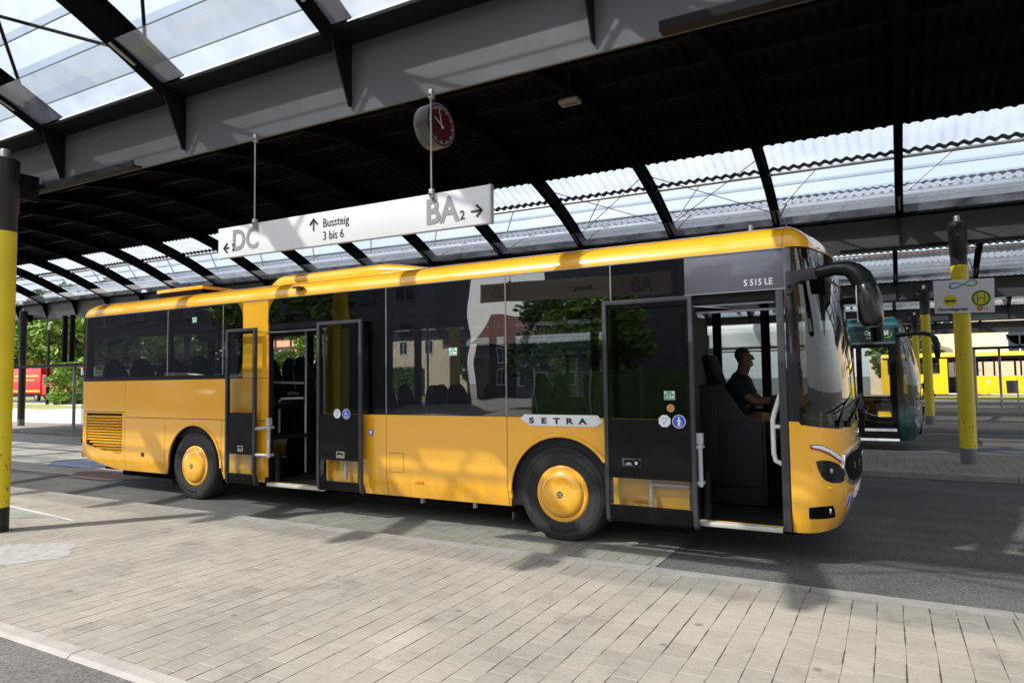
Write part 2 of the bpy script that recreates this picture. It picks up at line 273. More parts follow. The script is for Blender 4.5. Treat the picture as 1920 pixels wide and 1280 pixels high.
# ------------------------------------------------------------------ mesh building
class MB:
    def __init__(s, tilt=False): s.v = []; s.f = []; s.tilt = tilt; s.M = None
    def add(s, vs, fs):
        k = len(s.v)
        for p in vs:
            p = Vector(p)
            if s.M is not None: p = s.M @ p
            if s.tilt: p = Vector((p.x, p.y, p.z - .0118*p.x))
            s.v.append(p)
        s.f += [tuple(i+k for i in f) for f in fs]; return s
    def box(s, x0, x1, y0, y1, z0, z1):
        return s.add([(x, y, z) for z in (z0, z1) for y in (y0, y1) for x in (x0, x1)],
                     [(0, 2, 3, 1), (4, 5, 7, 6), (0, 1, 5, 4), (2, 6, 7, 3), (0, 4, 6, 2), (1, 3, 7, 5)])
    def grid(s, fn, nu, nv, cu=False):
        vs = [fn(i/nu, j/nv) for i in range(nu+(0 if cu else 1)) for j in range(nv+1)]
        n = nu if cu else nu+1
        return s.add(vs, [(i*(nv+1)+j, ((i+1) % n)*(nv+1)+j, ((i+1) % n)*(nv+1)+j+1, i*(nv+1)+j+1) for i in range(nu) for j in range(nv)])
    def prism(s, poly, ax, a, b):
        n = len(poly)
        def P(q, t): return {'x': (t, q[0], q[1]), 'y': (q[0], t, q[1]), 'z': (q[0], q[1], t)}[ax]
        return s.add([P(q, a) for q in poly]+[P(q, b) for q in poly],
                     [tuple(range(n))[::-1], tuple(range(n, 2*n))]+[(i, (i+1) % n, n+(i+1) % n, n+i) for i in range(n)])
    def sweep(s, pts, rads, n=8, cap=True, up=None):
        """tube through pts; rads: a number, or a list of r or (ra, rb)"""
        pts = [Vector(p) for p in pts]
        if not isinstance(rads, (list, tuple)): rads = [rads]*len(pts)
        vs = []; prev = None
        for i, p in enumerate(pts):
            d = (pts[min(i+1, len(pts)-1)]-pts[max(i-1, 0)]).normalized()
            if prev is None:
                a = Vector(up) if up else (Vector((0, 0, 1)) if abs(d.z) < .9 else Vector((1, 0, 0)))
            else: a = prev
            a = (a-d*a.dot(d)).normalized(); prev = a; b = d.cross(a)
            r = rads[i]; ra, rb = (r if isinstance(r, (tuple, list)) else (r, r))
            vs += [p+a*math.cos(t)*ra+b*math.sin(t)*rb for t in [2*PI*k/n for k in range(n)]]
        m = len(pts)
        fs = [(i*n+k, i*n+(k+1) % n, (i+1)*n+(k+1) % n, (i+1)*n+k) for i in range(m-1) for k in range(n)]
        if cap: fs += [tuple(range(n))[::-1], tuple(range((m-1)*n, m*n))]
        return s.add(vs, fs)
    def lathe(s, prof, c, ax='z', n=32, caps=True):
        """prof: (r, h) list"""
        vs = []
        for r, h in prof:
            for k in range(n):
                t = 2*PI*k/n; q = (r*math.cos(t), r*math.sin(t))
                vs.append({'z': (c[0]+q[0], c[1]+q[1], c[2]+h), 'y': (c[0]+q[0], c[1]+h, c[2]+q[1]), 'x': (c[0]+h, c[1]+q[0], c[2]+q[1])}[ax])
        m = len(prof)
        fs = [(i*n+k, i*n+(k+1) % n, (i+1)*n+(k+1) % n, (i+1)*n+k) for i in range(m-1) for k in range(n)]
        if caps and prof[0][0] > 1e-4: fs.append(tuple(range(n))[::-1])
        if caps and prof[-1][0] > 1e-4: fs.append(tuple(range((m-1)*n, m*n)))
        return s.add(vs, fs)
    def ball(s, c, r, n=12, m=8):
        r = r if isinstance(r, (tuple, list)) else (r, r, r)
        return s.grid(lambda u, v: (c[0]+r[0]*math.cos(2*PI*u)*math.sin(PI*v), c[1]+r[1]*math.sin(2*PI*u)*math.sin(PI*v), c[2]+r[2]*math.cos(PI*v)), n, m, cu=True)
    def build(s, name, m, parent=None, bevel=0, ang=32, flat=False, merge=True):
        me = bpy.data.meshes.new(name); bm = bmesh.new()
        vv = [bm.verts.new(p) for p in s.v]
        for f in s.f:
            try: bm.faces.new([vv[i] for i in f])
            except ValueError: pass
        if merge: bmesh.ops.remove_doubles(bm, verts=bm.verts, dist=1e-5)
        bmesh.ops.recalc_face_normals(bm, faces=bm.faces)
        if bevel:
            es = [e for e in bm.edges if len(e.link_faces) == 2 and e.calc_face_angle(0) > .6]
            bmesh.ops.bevel(bm, geom=es, offset=bevel, segments=2, affect='EDGES', profile=.6, clamp_overlap=True)
        if not flat:
            for f in bm.faces: f.smooth = True
            for e in bm.edges:
                if len(e.link_faces) == 2 and e.calc_face_angle(0) > math.radians(ang): e.smooth = False
        bm.to_mesh(me); bm.free()
        return link(name, me, m, parent)

def link(name, me, m, parent=None):
    me.materials.clear(); me.materials.append(MT[m] if isinstance(m, str) else m)
    o = bpy.data.objects.new(name, me); COL.objects.link(o)
    if parent is not None:
        o.parent = parent
        if parent.get('_b') is not None or parent.type == 'EMPTY':
            o.matrix_parent_inverse = Matrix.Translation(-parent.location)
    return o
def tag(o, label=None, cat=None, group=None, kind=None):
    if label: o['label'] = label
    if cat: o['category'] = cat
    if group: o['group'] = group
    if kind: o['kind'] = kind
    return o
def thing(name, label, cat, loc=(0, 0, 0), group=None):
    o = bpy.data.objects.new(name, None); COL.objects.link(o); o.location = loc; o.empty_display_size = .2
    return tag(o, label, cat, group)
def kids(o): return [c for c in o.children]
def copy_tree(o, parent=None):
    c = o.copy(); COL.objects.link(c)
    if parent is not None: c.parent = parent; c.matrix_parent_inverse = o.matrix_parent_inverse.copy()
    for ch in kids(o): copy_tree(ch, c)
    return c
def text(name, body, size, org, right, up, m, parent=None, ext=.002, bold=0, sx=1, space=1, align='LEFT', res=3, shear=0):
    cu = bpy.data.curves.new(name, 'FONT'); cu.body = body; cu.size = size; cu.extrude = ext; cu.offset = bold; cu.align_x = align
    cu.space_character = space; cu.resolution_u = res; cu.shear = shear
    o = bpy.data.objects.new(name, cu); COL.objects.link(o)
    dg = bpy.context.evaluated_depsgraph_get()
    me = bpy.data.meshes.new_from_object(o.evaluated_get(dg)); bpy.data.objects.remove(o)
    r = Vector(right).normalized(); u = Vector(up).normalized(); n = r.cross(u)
    X = Matrix((r*sx, u, n)).transposed().to_4x4(); X.translation = Vector(org)
    me.transform(X)
    return link(name, me, m, parent)
# ------------------------------------------------------------------ ground
def sheet(name, poly, z, m, kind='structure', label=None):
    mb = MB(); mb.add([(x, y, z) for x, y in poly], [tuple(range(len(poly)))])
    return tag(mb.build(name, m), kind=kind, label=label)
def rect(x0, x1, y0, y1): return [(x0, y0), (x1, y0), (x1, y1), (x0, y1)]
sheet('ground', rect(-700, 600, -300, 900), -.004, 'asphalt')
sheet('near_road', rect(-30, 30, -14, -4.27), .086, 'asphalt_near')
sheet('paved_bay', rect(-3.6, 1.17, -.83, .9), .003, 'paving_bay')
slab_m = nodes_paving('slab_paving', 2.6, 2.2, (.42, .41, .38), (.05, .05, .05))
sheet('concrete_road', rect(-60, -9.6, .75, 6.38), .003, slab_m)
sheet('light_road', [(-95, 11.5), (-19, 8), (-19, 10), (-19, 17), (-60, 31), (-95, 31)], .006, 'concrete_light')
YC = [-2.7, 8.09, 19.05, 30.0, 41.0]                    # column rows
def platform(y0, y1, x0, x1, k=False):
    mb = MB(); mb.box(x0, x1, y0+.12, y1-.22, -.02, .10); o = tag(mb.build('platform', 'paving'), kind='structure')
    for (a, b) in ((y0, y0+.117), (y1-.217, y1)):
        mb = MB(); x = x0; rnd = random.Random(int(a*10))
        while x < x1:
            L_ = 1.25 if not k else 1.0
            j = rnd.uniform(-.0015, .0015)
            if b > y1-.01:      # sloping kerb towards the lane
                mb.prism([(a, -.02), (b, -.02), (b, .055+j), (b-.03, .094+j), (a, .105+j)], 'x', x, min(x+L_-.008, x1))
            else: mb.prism([(a, -.02), (b, -.02), (b, .104+j), (a+.03, .104+j), (a, .08+j)], 'x', x, min(x+L_-.008, x1))
            x += L_
        tag(mb.build('kerb', 'kerbstone', bevel=0), kind='structure')
platform(-4.27, -.83, -30, 30)
for yc in YC[1:]: platform(yc-1.62, yc+1.82, -34 if yc < 10 else -30, 34)
def blob(name, cx, cy, rx, ry, m, z=.007):
    return sheet(name, [(cx+rx*math.cos(t)*(1+.12*math.sin(3*t)), cy+ry*math.sin(t)) for t in [2*PI*i/28 for i in range(28)]], z, m)
blob('road_marking', 5.6, 11.7, .9, .42, 'blue_marking')
blob('road_marking', -12.3, 1.95, 1.3, .55, 'blue_marking')
blob('road_marking', -9.9, .98, 1.1, .42, 'red_marking')
sheet('floor_marking', [(-9.4, -2.3), (-6.3, -2.22), (-6.0, -2.02), (-7.2, -1.88), (-9.4, -1.75)], .1035, 'green_marking')
sheet('floor_marking', [(-9.4, -1.74), (-7.2, -1.87), (-5.5, -2.0), (-5.5, -1.96), (-7.2, -1.80), (-9.4, -1.66)], .1045, 'line_white')
sheet('road_line', rect(-30, 24, 16.1, 16.22), .004, 'line_white')
defm('patch', (.275, .272, .262), .9, var=.22, vscale=14, bump=.3, bscale=120)
# patch of cement on the platform
sheet('paving_patch', [(-4.28+.50*math.cos(t)*(1+.10*math.sin(5*t)+.04*math.sin(17*t+1)), -3.09+.42*math.sin(t)*(1+.12*math.cos(4*t)+.05*math.sin(13*t))) for t in [2*PI*i/90 for i in range(90)]], .1025, 'patch')

# ------------------------------------------------------------------ canopies
X0, PITCHX = 3.35, 2.19
NR0, NR1 = -15, 6
RX = [X0+PITCHX*i for i in range(NR0, NR1)]
XL, XR = RX[0]-1.0, RX[-1]+1.0
CORR = .178
def arch(ya, za, yb, zb, h=1.35):
    def F(y):
        t = (y-ya)/(yb-ya); return za+(zb-za)*t+4*h*t*(1-t)
    return F
def arcpts(F, y0, y1, n): return [(y0+(y1-y0)*i/n, F(y0+(y1-y0)*i/n)) for i in range(n+1)]
def offs(pts, d):
    out = []
    for i, p in enumerate(pts):
        a = pts[max(0, i-1)]; b = pts[min(len(pts)-1, i+1)]; t = (b[0]-a[0], b[1]-a[1]); l = math.hypot(*t)
        out.append((p[0]-t[1]/l*d, p[1]+t[0]/l*d))
    return out
def strip(mb, pts, d0, d1, x0, x1):
    """solid following the arc between offsets d0 and d1, from x0 to x1"""
    a = offs(pts, d0); b = offs(pts, d1); return mb.prism(a+b[::-1], 'x', x0, x1)
def wave_sheet(F, y0, y1, xa, xb, name, m, par, ny=14, lift=.05, amp=.022, yjag=0):
    mb = MB(True); n = int((xb-xa)/CORR*8); pts = offs(arcpts(F, y0, y1, ny), lift)
    def P(u, v):
        x = xa+(xb-xa)*u; k = v*ny; i = min(ny-1, int(k)); f = k-i
        y = pts[i][0]*(1-f)+pts[i+1][0]*f; z = pts[i][1]*(1-f)+pts[i+1][1]*f
        return (x, y, z+amp*math.sin(2*PI*x/CORR))
    mb.grid(P, n, ny); return mb.build(name, m, par, ang=70, merge=False)
def i_rafter(F, y0, y1, x, par, n=18, depth=.27, w=.13):
    mb = MB(True); pts = arcpts(F, y0, y1, n)
    strip(mb, pts, -.012, -.045+.033, x-w/2, x+w/2) if 0 else None
    strip(mb, pts, -.02, .0, x-w/2, x+w/2); strip(mb, pts, -depth, -depth+.02, x-w/2, x+w/2); strip(mb, pts, -depth+.02, -.02, x-.03, x+.03)
    return mb.build('rafter', 'rafter_black', par, merge=False)
def beam(yb, z0, z1, par, fins=(-1,), ledges=(), hang=True, RX=RX):
    mb = MB(True); mb.box(XL, XR, yb-.012, yb+.012, z0, z1); mb.build('beam_web', 'steel_beam', par)
    mb = MB(True); mb.box(XL, XR, yb-.275, yb+.275, z1, z1+.03); mb.build('beam_flange', 'steel_dark', par)
    for s in (-1, 1):
        for x in RX:
            mb = MB(True); y = yb+s*.0125
            mb.prism([(y, z0+.07), (y+s*.03, z0+.06), (y+s*.255, z1-.002), (y, z1-.002)], 'x', x-.008, x+.008)
            mb.build('stiffener', 'steel_dark', par)
    for (a, b) in ledges:
        mb = MB(True); mb.box(a, b, yb-.11, yb-.0125, z0-.006, z0+.012); mb.box(a, b, yb-.11, yb-.098, z0+.012, z0+.055); mb.build('ledge', 'steel_dark', par)
def haunch(F, ya, yb, yo, par, edge, detail=True, wires=(), struts=False, trans=True, xa=None, xb=None, RX=RX, nst=3, rw=.0085):
    """glazing of one haunch: yo opaque boundary, edge (y at beam)."""
    xa = xa or XL; xb = xb or XR; s = 1 if edge > yo else -1
    ytr = yo+s*.80
    if trans: wave_sheet(F, min(yo+s*.05, ytr), max(yo+s*.05, ytr), xa, xb, 'translucent_sheet', 'roof_translucent', par, ny=4, lift=.046)
    if trans: wave_sheet(F, min(ytr-s*.11, ytr), max(ytr-s*.11, ytr), xa, xb, 'closure_strip', 'zinc_dull', par, ny=1, lift=.036)
    # grey purlin tube at the foot of the corrugated sheet
    mb = MB(True); mb.sweep([(xa, ytr-s*.02, F(ytr)-.03), (xb, ytr-s*.02, F(ytr)-.03)], .032, 8); mb.build('purlin', 'zinc', par)
    # overlapping glass sheets
    L_ = abs(edge-ytr); mb = MB(True); me = MB(True); nst = 3
    for k in range(nst):
        a = ytr+s*L_*k/nst; b = ytr+s*L_*(k+1)/nst+s*.05
        for x in RX[:-1]:
            za = .045+.0; pa = arcpts(F, a, b, 2); pa = [(p[0], p[1]+.03+.022*(2-i)/2*(1 if s else 1)) for i, p in enumerate(pa)]
            if xa-.1 < x < xb: mb.add([(x+.02, *pa[0]), (x+PITCHX-.02, *pa[0]), (x+PITCHX-.02, *pa[2]), (x+.02, *pa[2])], [(0, 1, 2, 3)])
            me.box(x+.02, x+PITCHX-.02, min(pa[2][0], pa[2][0]+s*.008), max(pa[2][0], pa[2][0]+s*.008), pa[2][1]-.006, pa[2][1]+.004)
    mb.build('glass_sheet', 'roof_glass', par, flat=True, merge=False); me.build('glass_edge', 'glass_edge', par, merge=False)
    # low glass apron fixed under the rafters
    if detail:
        a, b = edge-s*.50, edge-s*.012; fa = F(a)-.30; fb = F(edge)-.262
        mb = MB(True)
        for x in RX[:-1]: mb.add([(x+.03, a, fa), (x+PITCHX-.03, a, fa), (x+PITCHX-.03, b, fb), (x+.03, b, fb)], [(0, 1, 2, 3)])
        mb.build('glass_apron', 'roof_glass_low', par, flat=True, merge=False)
        for x in RX:
            mb = MB(True); mb.add([], []); d = Vector((0, b-a, fb-fa)).normalized()
            mb.sweep([(x, a-d.y*.02, fa-.012-d.z*.02), (x, b, fb-.012)], (.008), 4)
            mb = MB(True); mb.prism([(a, fa-.028), (a, fa-.004), (b, fb-.004), (b, fb-.028)], 'x', x-.02, x+.02); mb.build('glass_clamp', 'zinc', par)
    if nst == 1:
        for x in RX:
            mb = MB(True); mb.prism([(x+.11, F(edge)-.268), (x+.33, F(edge)-.268), (x+.27, F(edge)-.12), (x+.19, F(edge)-.10)], 'y', edge-.02, edge-.008); mb.build('gusset', 'steel_beam', par)
    if struts:
        for x in RX[2:]:
            mb = MB(True); mb.sweep([(x+.18, edge-s*.1, F(edge)+.16), (x+.95, ytr+s*.15, F(ytr)+.12)], .018, 6); mb.build('glass_strut', 'white_paint', par)
    for i in wires:
        a, b = RX[i], RX[i+1]; p, q = ytr-s*.75, edge-s*.15
        for (u, v) in ((a, b), (b, a)):
            mb = MB(True); mb.sweep([(u, p, F(p)-.14), (v, q, F(q)-.12)], rw, 6); mb.build('brace_rod', 'steel_dark', par)
def canopy(yA, zA, yB, zB, first=False, wires=(), label='', struts=False):
    ya, yb = yA+.28, yB-.28; F = arch(ya, zA, yb, zB)
    par = thing('station_canopy', label, 'canopy', (0, yB, 0), 'arched canopies over the bus lanes')
    o0, o1 = ya+1.95, yb-1.95
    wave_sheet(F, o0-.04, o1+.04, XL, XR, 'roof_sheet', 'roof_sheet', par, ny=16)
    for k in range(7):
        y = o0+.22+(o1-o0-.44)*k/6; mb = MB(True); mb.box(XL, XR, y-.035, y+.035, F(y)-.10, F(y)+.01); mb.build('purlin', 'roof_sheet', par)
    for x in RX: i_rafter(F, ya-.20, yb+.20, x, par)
    haunch(F, ya, yb, o0, par, ya, detail=True); haunch(F, ya, yb, o1, par, yb, wires=wires, struts=struts)
    return par, F
def ibx(x): return min(range(len(RX)), key=lambda i: abs(RX[i]-x))
BEAMZ = [(3.93, 4.53), (4.16, 4.78), (4.16, 4.78), (4.16, 4.78), (4.16, 4.78)]
YB = [-2.33, 8.47, 19.42, 30.37, 41.37]
# the wing reaching out over the near lane, with the near beam
wing = thing('glass_wing_canopy', 'glazed canopy wing of dark rafters and clear panes above the near steel beam, top left', 'canopy', (0, YB[0], 0))
yb = YB[0]-.28; Fw = arch(yb-10.2, BEAMZ[0][1]+.30, yb, BEAMZ[0][1]+.30)
RXW = [x+.25 for x in RX]
for x in RXW: i_rafter(Fw, -5.72, yb+.20, x, wing, n=8, depth=.28, w=.14)
haunch(Fw, 0, yb, -4.35+.0, wing, yb, trans=False, RX=RXW, nst=1, rw=.017, wires=[ibx(-1.1), ibx(-5.4), ibx(-3.2), ibx(1.1)])
mb = MB(True)
for k in range(2):
    a, b = -4.40+.84, -4.95
for k in range(2):
    a, b = -3.50-.02-k*1.25, -3.50-1.25*(k+1)
    for x in RXW[:-1]: mb.add([(x+.02, b, Fw(b)+.03), (x+PITCHX-.02, b, Fw(b)+.03), (x+PITCHX-.02, a, Fw(a)+.03), (x+.02, a, Fw(a)+.03)], [(0, 1, 2, 3)])
mb.build('glass_sheet', 'roof_glass', wing, flat=True, merge=False)
beam(YB[0], *BEAMZ[0], wing, RX=RXW, ledges=[(-6.4, -3.68), (1.89, 6.5)])
defm('zinc_dull', (.10, .105, .10), .7, var=.3)
labels = ['dark corrugated arched canopy over the orange bus, glazed along its far edge',
          'second arched canopy behind the orange bus, over the lane of the green bus',
          'third arched canopy, two lanes behind the orange bus',
          'farthest arched canopy, nearest the yellow bus in the background']
for k in range(4):
    c, F = canopy(YB[k], BEAMZ[k][1]+.30, YB[k+1], BEAMZ[k+1][1]+.30, label=labels[k], wires=[ibx(-1.04), ibx(-3.3)] if k == 0 else [], struts=(k == 0))
    beam(YB[k+1], *BEAMZ[k+1], c, ledges=[(-30.5, -27.2), (-19.6, -15.8), (-8.7, -4.9), (2.3, 6.1)])
    if k == 0: FC = F; can2 = c
# a small lamp under the corrugated roof
mb = MB(); mb.box(-.78, -.50, 1.78, 1.94, 5.50, 5.56); lp = tag(mb.build('roof_lamp', 'zinc', bevel=.006), 'small box lamp under the dark corrugated roof, above the clock', 'lamp')
mb = MB(); mb.box(-.74, -.54, 1.84, 1.88, 5.485, 5.499); mb.build('lamp_cover', 'clock_case', lp)
mb = MB(); mb.box(-.66, -.62, 1.84, 1.88, 5.56, 6.0); mb.build('lamp_stem', 'steel_dark', lp)

# ------------------------------------------------------------------ columns
def column(x, y, ztop, zy, label, yellow=True, blackbase=False, cap=True):
    t = thing('canopy_column', label, 'column', (x, y, .1), 'round steel columns carrying the canopies')
    r = .133
    zb = .37
    mb = MB(); mb.lathe([(r, .1), (r, zb)], (x, y, 0), n=40); mb.build('column_foot', 'column_black' if blackbase else 'column_grey', t)
    mb = MB(); mb.lathe([(r+.001, zb), (r+.001, zy)], (x, y, 0), n=40); mb.build('column_shaft', COLM if yellow else 'column_black', t)
    mb = MB(); mb.lathe([(r, zy), (r, ztop-.62), (r+.012, ztop-.60), (r+.012, ztop-.01), (r, ztop)], (x, y, 0), n=40); mb.build('column_head', 'column_black', t)
    mb = MB(); mb.lathe([(.052, ztop-.02), (.052, ztop+.10), (.045, ztop+.115), (0, ztop+.118)], (x, y, 0), n=20); mb.build('column_pin', 'zinc', t)
    mb = MB(); mb.box(x-.015, x+.015, y+r-.01, y+.355, ztop-.42, ztop-.12); mb.build('column_bracket', 'steel_dark', t)
    return t
# yellow paint with scuffs and grime spots near the foot
COLM = mat('column_yellow', (.72, .565, .014), .5, var=.12, vscale=2.2, bump=.1, bscale=40)
nt = COLM.node_tree; b = nt.nodes['Principled BSDF']; src = b.inputs['Base Color'].links[0].from_socket
g = nt.nodes.new('ShaderNodeNewGeometry'); n = nt.nodes.new('ShaderNodeTexNoise'); n.inputs['Scale'].default_value = 17; n.inputs['Detail'].default_value = 7; n.inputs['Roughness'].default_value = .7
mp = nt.nodes.new('ShaderNodeMapping'); mp.inputs['Scale'].default_value = (1, 1, .6); nt.links.new(g.outputs['Position'], mp.inputs[0]); nt.links.new(mp.outputs[0], n.inputs['Vector'])
sx = nt.nodes.new('ShaderNodeSeparateXYZ'); nt.links.new(g.outputs['Position'], sx.inputs[0])
m1 = nt.nodes.new('ShaderNodeMapRange'); nt.links.new(sx.outputs['Z'], m1.inputs['Value']); m1.inputs['From Min'].default_value = .35; m1.inputs['From Max'].default_value = 1.6; m1.inputs['To Min'].default_value = .085; m1.inputs['To Max'].default_value = 0
m2 = nt.nodes.new('ShaderNodeMath'); m2.operation = 'ADD'; nt.links.new(n.outputs['Fac'], m2.inputs[0]); nt.links.new(m1.outputs[0], m2.inputs[1])
m3 = nt.nodes.new('ShaderNodeMapRange'); nt.links.new(m2.outputs[0], m3.inputs['Value']); m3.inputs['From Min'].default_value = .645; m3.inputs['From Max'].default_value = .71
mxx = nt.nodes.new('ShaderNodeMix'); mxx.data_type = 'RGBA'; nt.links.new(m3.outputs[0], mxx.inputs['Factor']); nt.links.new(src, mxx.inputs[6]); mxx.inputs[7].default_value = (.10, .075, .02, 1)
nt.links.new(mxx.outputs[2], b.inputs['Base Color'])

column(-5.67, -2.72, 4.30, 3.46, 'yellow column with black foot and black head at the left edge, in front of the bus', blackbase=True)
column(4.25, 8.09, 4.46, 3.66, 'nearest yellow column on the right, carrying the white stop sign')
column(4.13, 19.05, 4.46, 3.62, 'second yellow column on the right, just left of the stop sign')
column(4.15, 30.0, 4.46, 3.60, 'third yellow column on the right, behind the mirror of the green bus')
column(4.05, 41.0, 4.46, 3.58, 'farthest yellow column on the right, beside the windscreen of the green bus')
column(-28.4, 8.09, 4.85, 3.4, 'slim black column on the far left, in front of the red truck', yellow=False)
column(-17.7, 8.09, 4.75, 3.4, 'black column hidden behind the tail of the orange bus', yellow=False)
column(-6.8, 8.09, 4.60, 3.6, 'column behind the middle of the orange bus')
column(4.2, -2.7, 4.22, 3.46, 'yellow column just right of the camera view, carrying the near beam', blackbase=True)

# ------------------------------------------------------------------ hanging direction sign
Ys = -2.36
t = thing('hanging_sign', 'long white direction sign lettered Bussteig 3 bis 6, hanging from the near beam', 'sign', (-.95, Ys, 3.0))
sl = (3.134-3.168)/(.58+2.43)
def sgz(x): return 3.168+(x+2.43)*sl
mb = MB(); mb.prism([(-2.43, sgz(-2.43)-.285), (.57, sgz(.57)-.285), (.57, sgz(.57)), (-2.43, sgz(-2.43))], 'y', Ys, Ys+.04); mb.build('sign_board', 'sign_face', t, bevel=.004)
mb = MB(); mb.prism([(.571, sgz(.57)-.287), (.584, sgz(.57)-.287), (.584, sgz(.57)+.002), (.571, sgz(.57)+.002)], 'y', Ys-.003, Ys+.043); mb.build('sign_end', 'satin_steel', t)
R_ = (1, 0, sl); U_ = (0, 0, 1)
def stx(body, px, dz, size, m, bold=0, sx=1, name='lettering', sp=1): return text(name, body, size, (px, Ys-.003, sgz(px)+dz), R_, U_, m, t, .001, bold, sx, sp)
stx('DC', -2.235, -.225, .27, 'sign_letter', .006, .92); stx('2', -2.238, -.228, .095, 'sign_dark', .001)
stx('Bussteig', -1.085, -.133, .105, 'sign_dark', 0, .86); stx('3 bis 6', -1.085, -.243, .105, 'sign_dark', 0, .86)
stx('BA', -.005, -.232, .27, 'sign_letter', .007, .92); stx('2', .312, -.232, .095, 'sign_dark', .001)
def arrow(cx, cz, L_, ang, nm='arrow'):
    mb = MB(); mb.M = Matrix.Translation((cx, Ys-.004, cz)) @ Matrix.Rotation(-ang, 4, 'Y')
    w_ = .007; mb.box(-L_, L_*.85, -.001, .003, -w_, w_)
    for s in (1, -1):
        mb.prism([(L_, 0), (L_-.05, s*.05), (L_-.064, s*.038), (L_-.02, 0)], 'y', -.001, .003)
    mb.build(nm, 'sign_dark', t)
arrow(-2.315, sgz(-2.3)-.195, .040, PI); arrow(-1.19, sgz(-1.2)-.098, .055, PI/2); arrow(.465, sgz(.4)-.185, .052, 0)
for px in (-1.905, .068):
    mb = MB(); z = sgz(px); mb.sweep([(px, Ys-.022, z-.02), (px, Ys-.022, 3.93)], .0065, 8); mb.build('hanger_rod', 'zinc', t)
    for zz in (z-.005, 3.915-.0118*px):
        mb = MB(); mb.box(px-.017, px+.017, Ys-.035, Ys-.001, zz-.035, zz+.035); c = mb.build('rod_clamp', 'zinc', t, bevel=.003)
        mb = MB(); mb.lathe([(.009, -.042), (.009, -.034)], (px, Ys, zz-.01), 'y', 12); mb.build('bolt', 'steel_dark', c)

# ------------------------------------------------------------------ clock
cx, cy, cz = -.73, -1.22, 4.19
A = PI/2-.30
t = thing('station_clock', 'round double-faced clock with red dial and pale rim, half behind the near beam', 'clock', (cx, cy, cz))
Mx = Matrix.Translation((cx, cy, cz)) @ Matrix.Rotation(math.radians(85), 4, 'Z') @ Matrix.Scale(.81, 4)
mb = MB(); mb.M = Mx; mb.lathe([(.245, -.10), (.262, -.10), (.265, -.092), (.265, -.004), (.261, -.002), (.261, .002), (.265, .004), (.265, .092), (.262, .10), (.245, .10)], (0, 0, 0), 'y', 56); mb.build('clock_case', 'clock_case', t)
mb = MB(); mb.M = Mx; mb.lathe([(.2452, -.103), (.2452, .103)], (0, 0, 0), 'y', 56); d = mb.build('clock_dial', 'clock_red', t)
mb = MB(); mb.M = Mx; 
for k in range(60):
    a = 2*PI*k/60; l, w_ = (.040, .005) if k % 5 == 0 else (.020, .0018)
    c, s = math.cos(a), math.sin(a)
    q = [(.228-l, -w_), (.228, -w_), (.228, w_), (.228-l, w_)]
    mb.prism([(p[0]*s+p[1]*c, p[0]*c-p[1]*s) for p in q], 'y', -.1055, -.1032)
mb.build('minute_marks', 'sign_grey', d)
def hand(nm, a, l, w_, y):
    mb = MB(); mb.M = Mx; c, s = math.cos(a), math.sin(a); q = [(-.05, -w_*1.2), (l, -w_*.6), (l, w_*.6), (-.05, w_*1.2)]
    mb.prism([(p[0]*s+p[1]*c, p[0]*c-p[1]*s) for p in q], 'y', y-.003, y); mb.build(nm, 'sign_grey', t)
hand('hour_hand', 2*PI*(9.95/12), .135, .009, -.108); hand('minute_hand', 2*PI*(57.5/60), .205, .007, -.113)
mb = MB(); mb.sweep([(cx, cy, cz+.24), (cx, cy, 5.2)], .018, 8); mb.build('clock_hanger', 'steel_dark', t)

# ------------------------------------------------------------------ stop sign on the second column
t = thing('stop_sign', 'white rectangular bus stop sign Himmelsgarten with green H roundel on yellow column', 'sign', (4.27, 7.85, 3.07))
mb = MB(); Yp = 7.80
P0, P1, P2, P3 = (3.818, 3.382), (4.728, 3.361), (4.702+.01, 2.763), (3.826, 2.788)
mb.prism([P3, P2, P1, P0], 'y', Yp, Yp+.012); mb.build('sign_plate', 'sign_plate', t, bevel=.002)
mb = MB(); mb.box(4.17, 4.33, Yp+.0125, 7.97, 3.2, 3.24); mb.box(4.17, 4.33, Yp+.0125, 7.97, 2.9, 2.94); mb.build('sign_bracket', 'zinc', t)
def disc(nm, x, z, r, m, y, par=None, r0=0): 
    mb = MB(); mb.lathe([(r0, -.001), (r, -.001), (r, .0015), (r0, .0015)] if r0 else [(r, -.001), (r, .0015)], (x, y, z), 'y', 40, caps=not r0); return mb.build(nm, m, par or t)
disc('bus_roundel', 4.07, 3.005, .105, 'h_yellow', Yp-.003)
mb = MB(); mb.prism([(3.99, 2.985), (4.15, 2.985), (4.155, 3.03), (3.99, 3.03)], 'y', Yp-.007, Yp-.005)
for xx in (4.02, 4.11): mb.lathe([(.013, -.001), (.013, .001)], (xx, Yp-.006, 2.982), 'y', 12)
mb.build('bus_pictogram', 'sign_dark', t)
mb = MB(); [mb.box(3.998+.026*k, 4.016+.026*k, Yp-.009, Yp-.0075, 3.008, 3.026) for k in range(6)]; mb.build('bus_pictogram', 'h_yellow', t)
disc('h_roundel', 4.525, 3.02, .145, 'h_yellow', Yp-.003); disc('h_ring', 4.525, 3.02, .138, 'h_green', Yp-.005, r0=.108)
mb = MB(); mb.box(4.465, 4.48, Yp-.0055, Yp-.0045, 2.945, 3.095); mb.box(4.57, 4.585, Yp-.0055, Yp-.0045, 2.945, 3.095); mb.box(4.48, 4.57, Yp-.0055, Yp-.0045, 3.012, 3.028); mb.build('letter_h', 'h_green', t)
text('lettering', 'Himmelsgarten', .074, (3.868, Yp-.004, 2.832), (1, 0, -.02), (0, 0, 1), 'sign_dark', t, .001, .0022, 1.0)
text('lettering', 'e 6', .05, (4.55, Yp-.004, 2.82), (1, 0, -.02), (0, 0, 1), 'sign_dark', t, .001, .001)
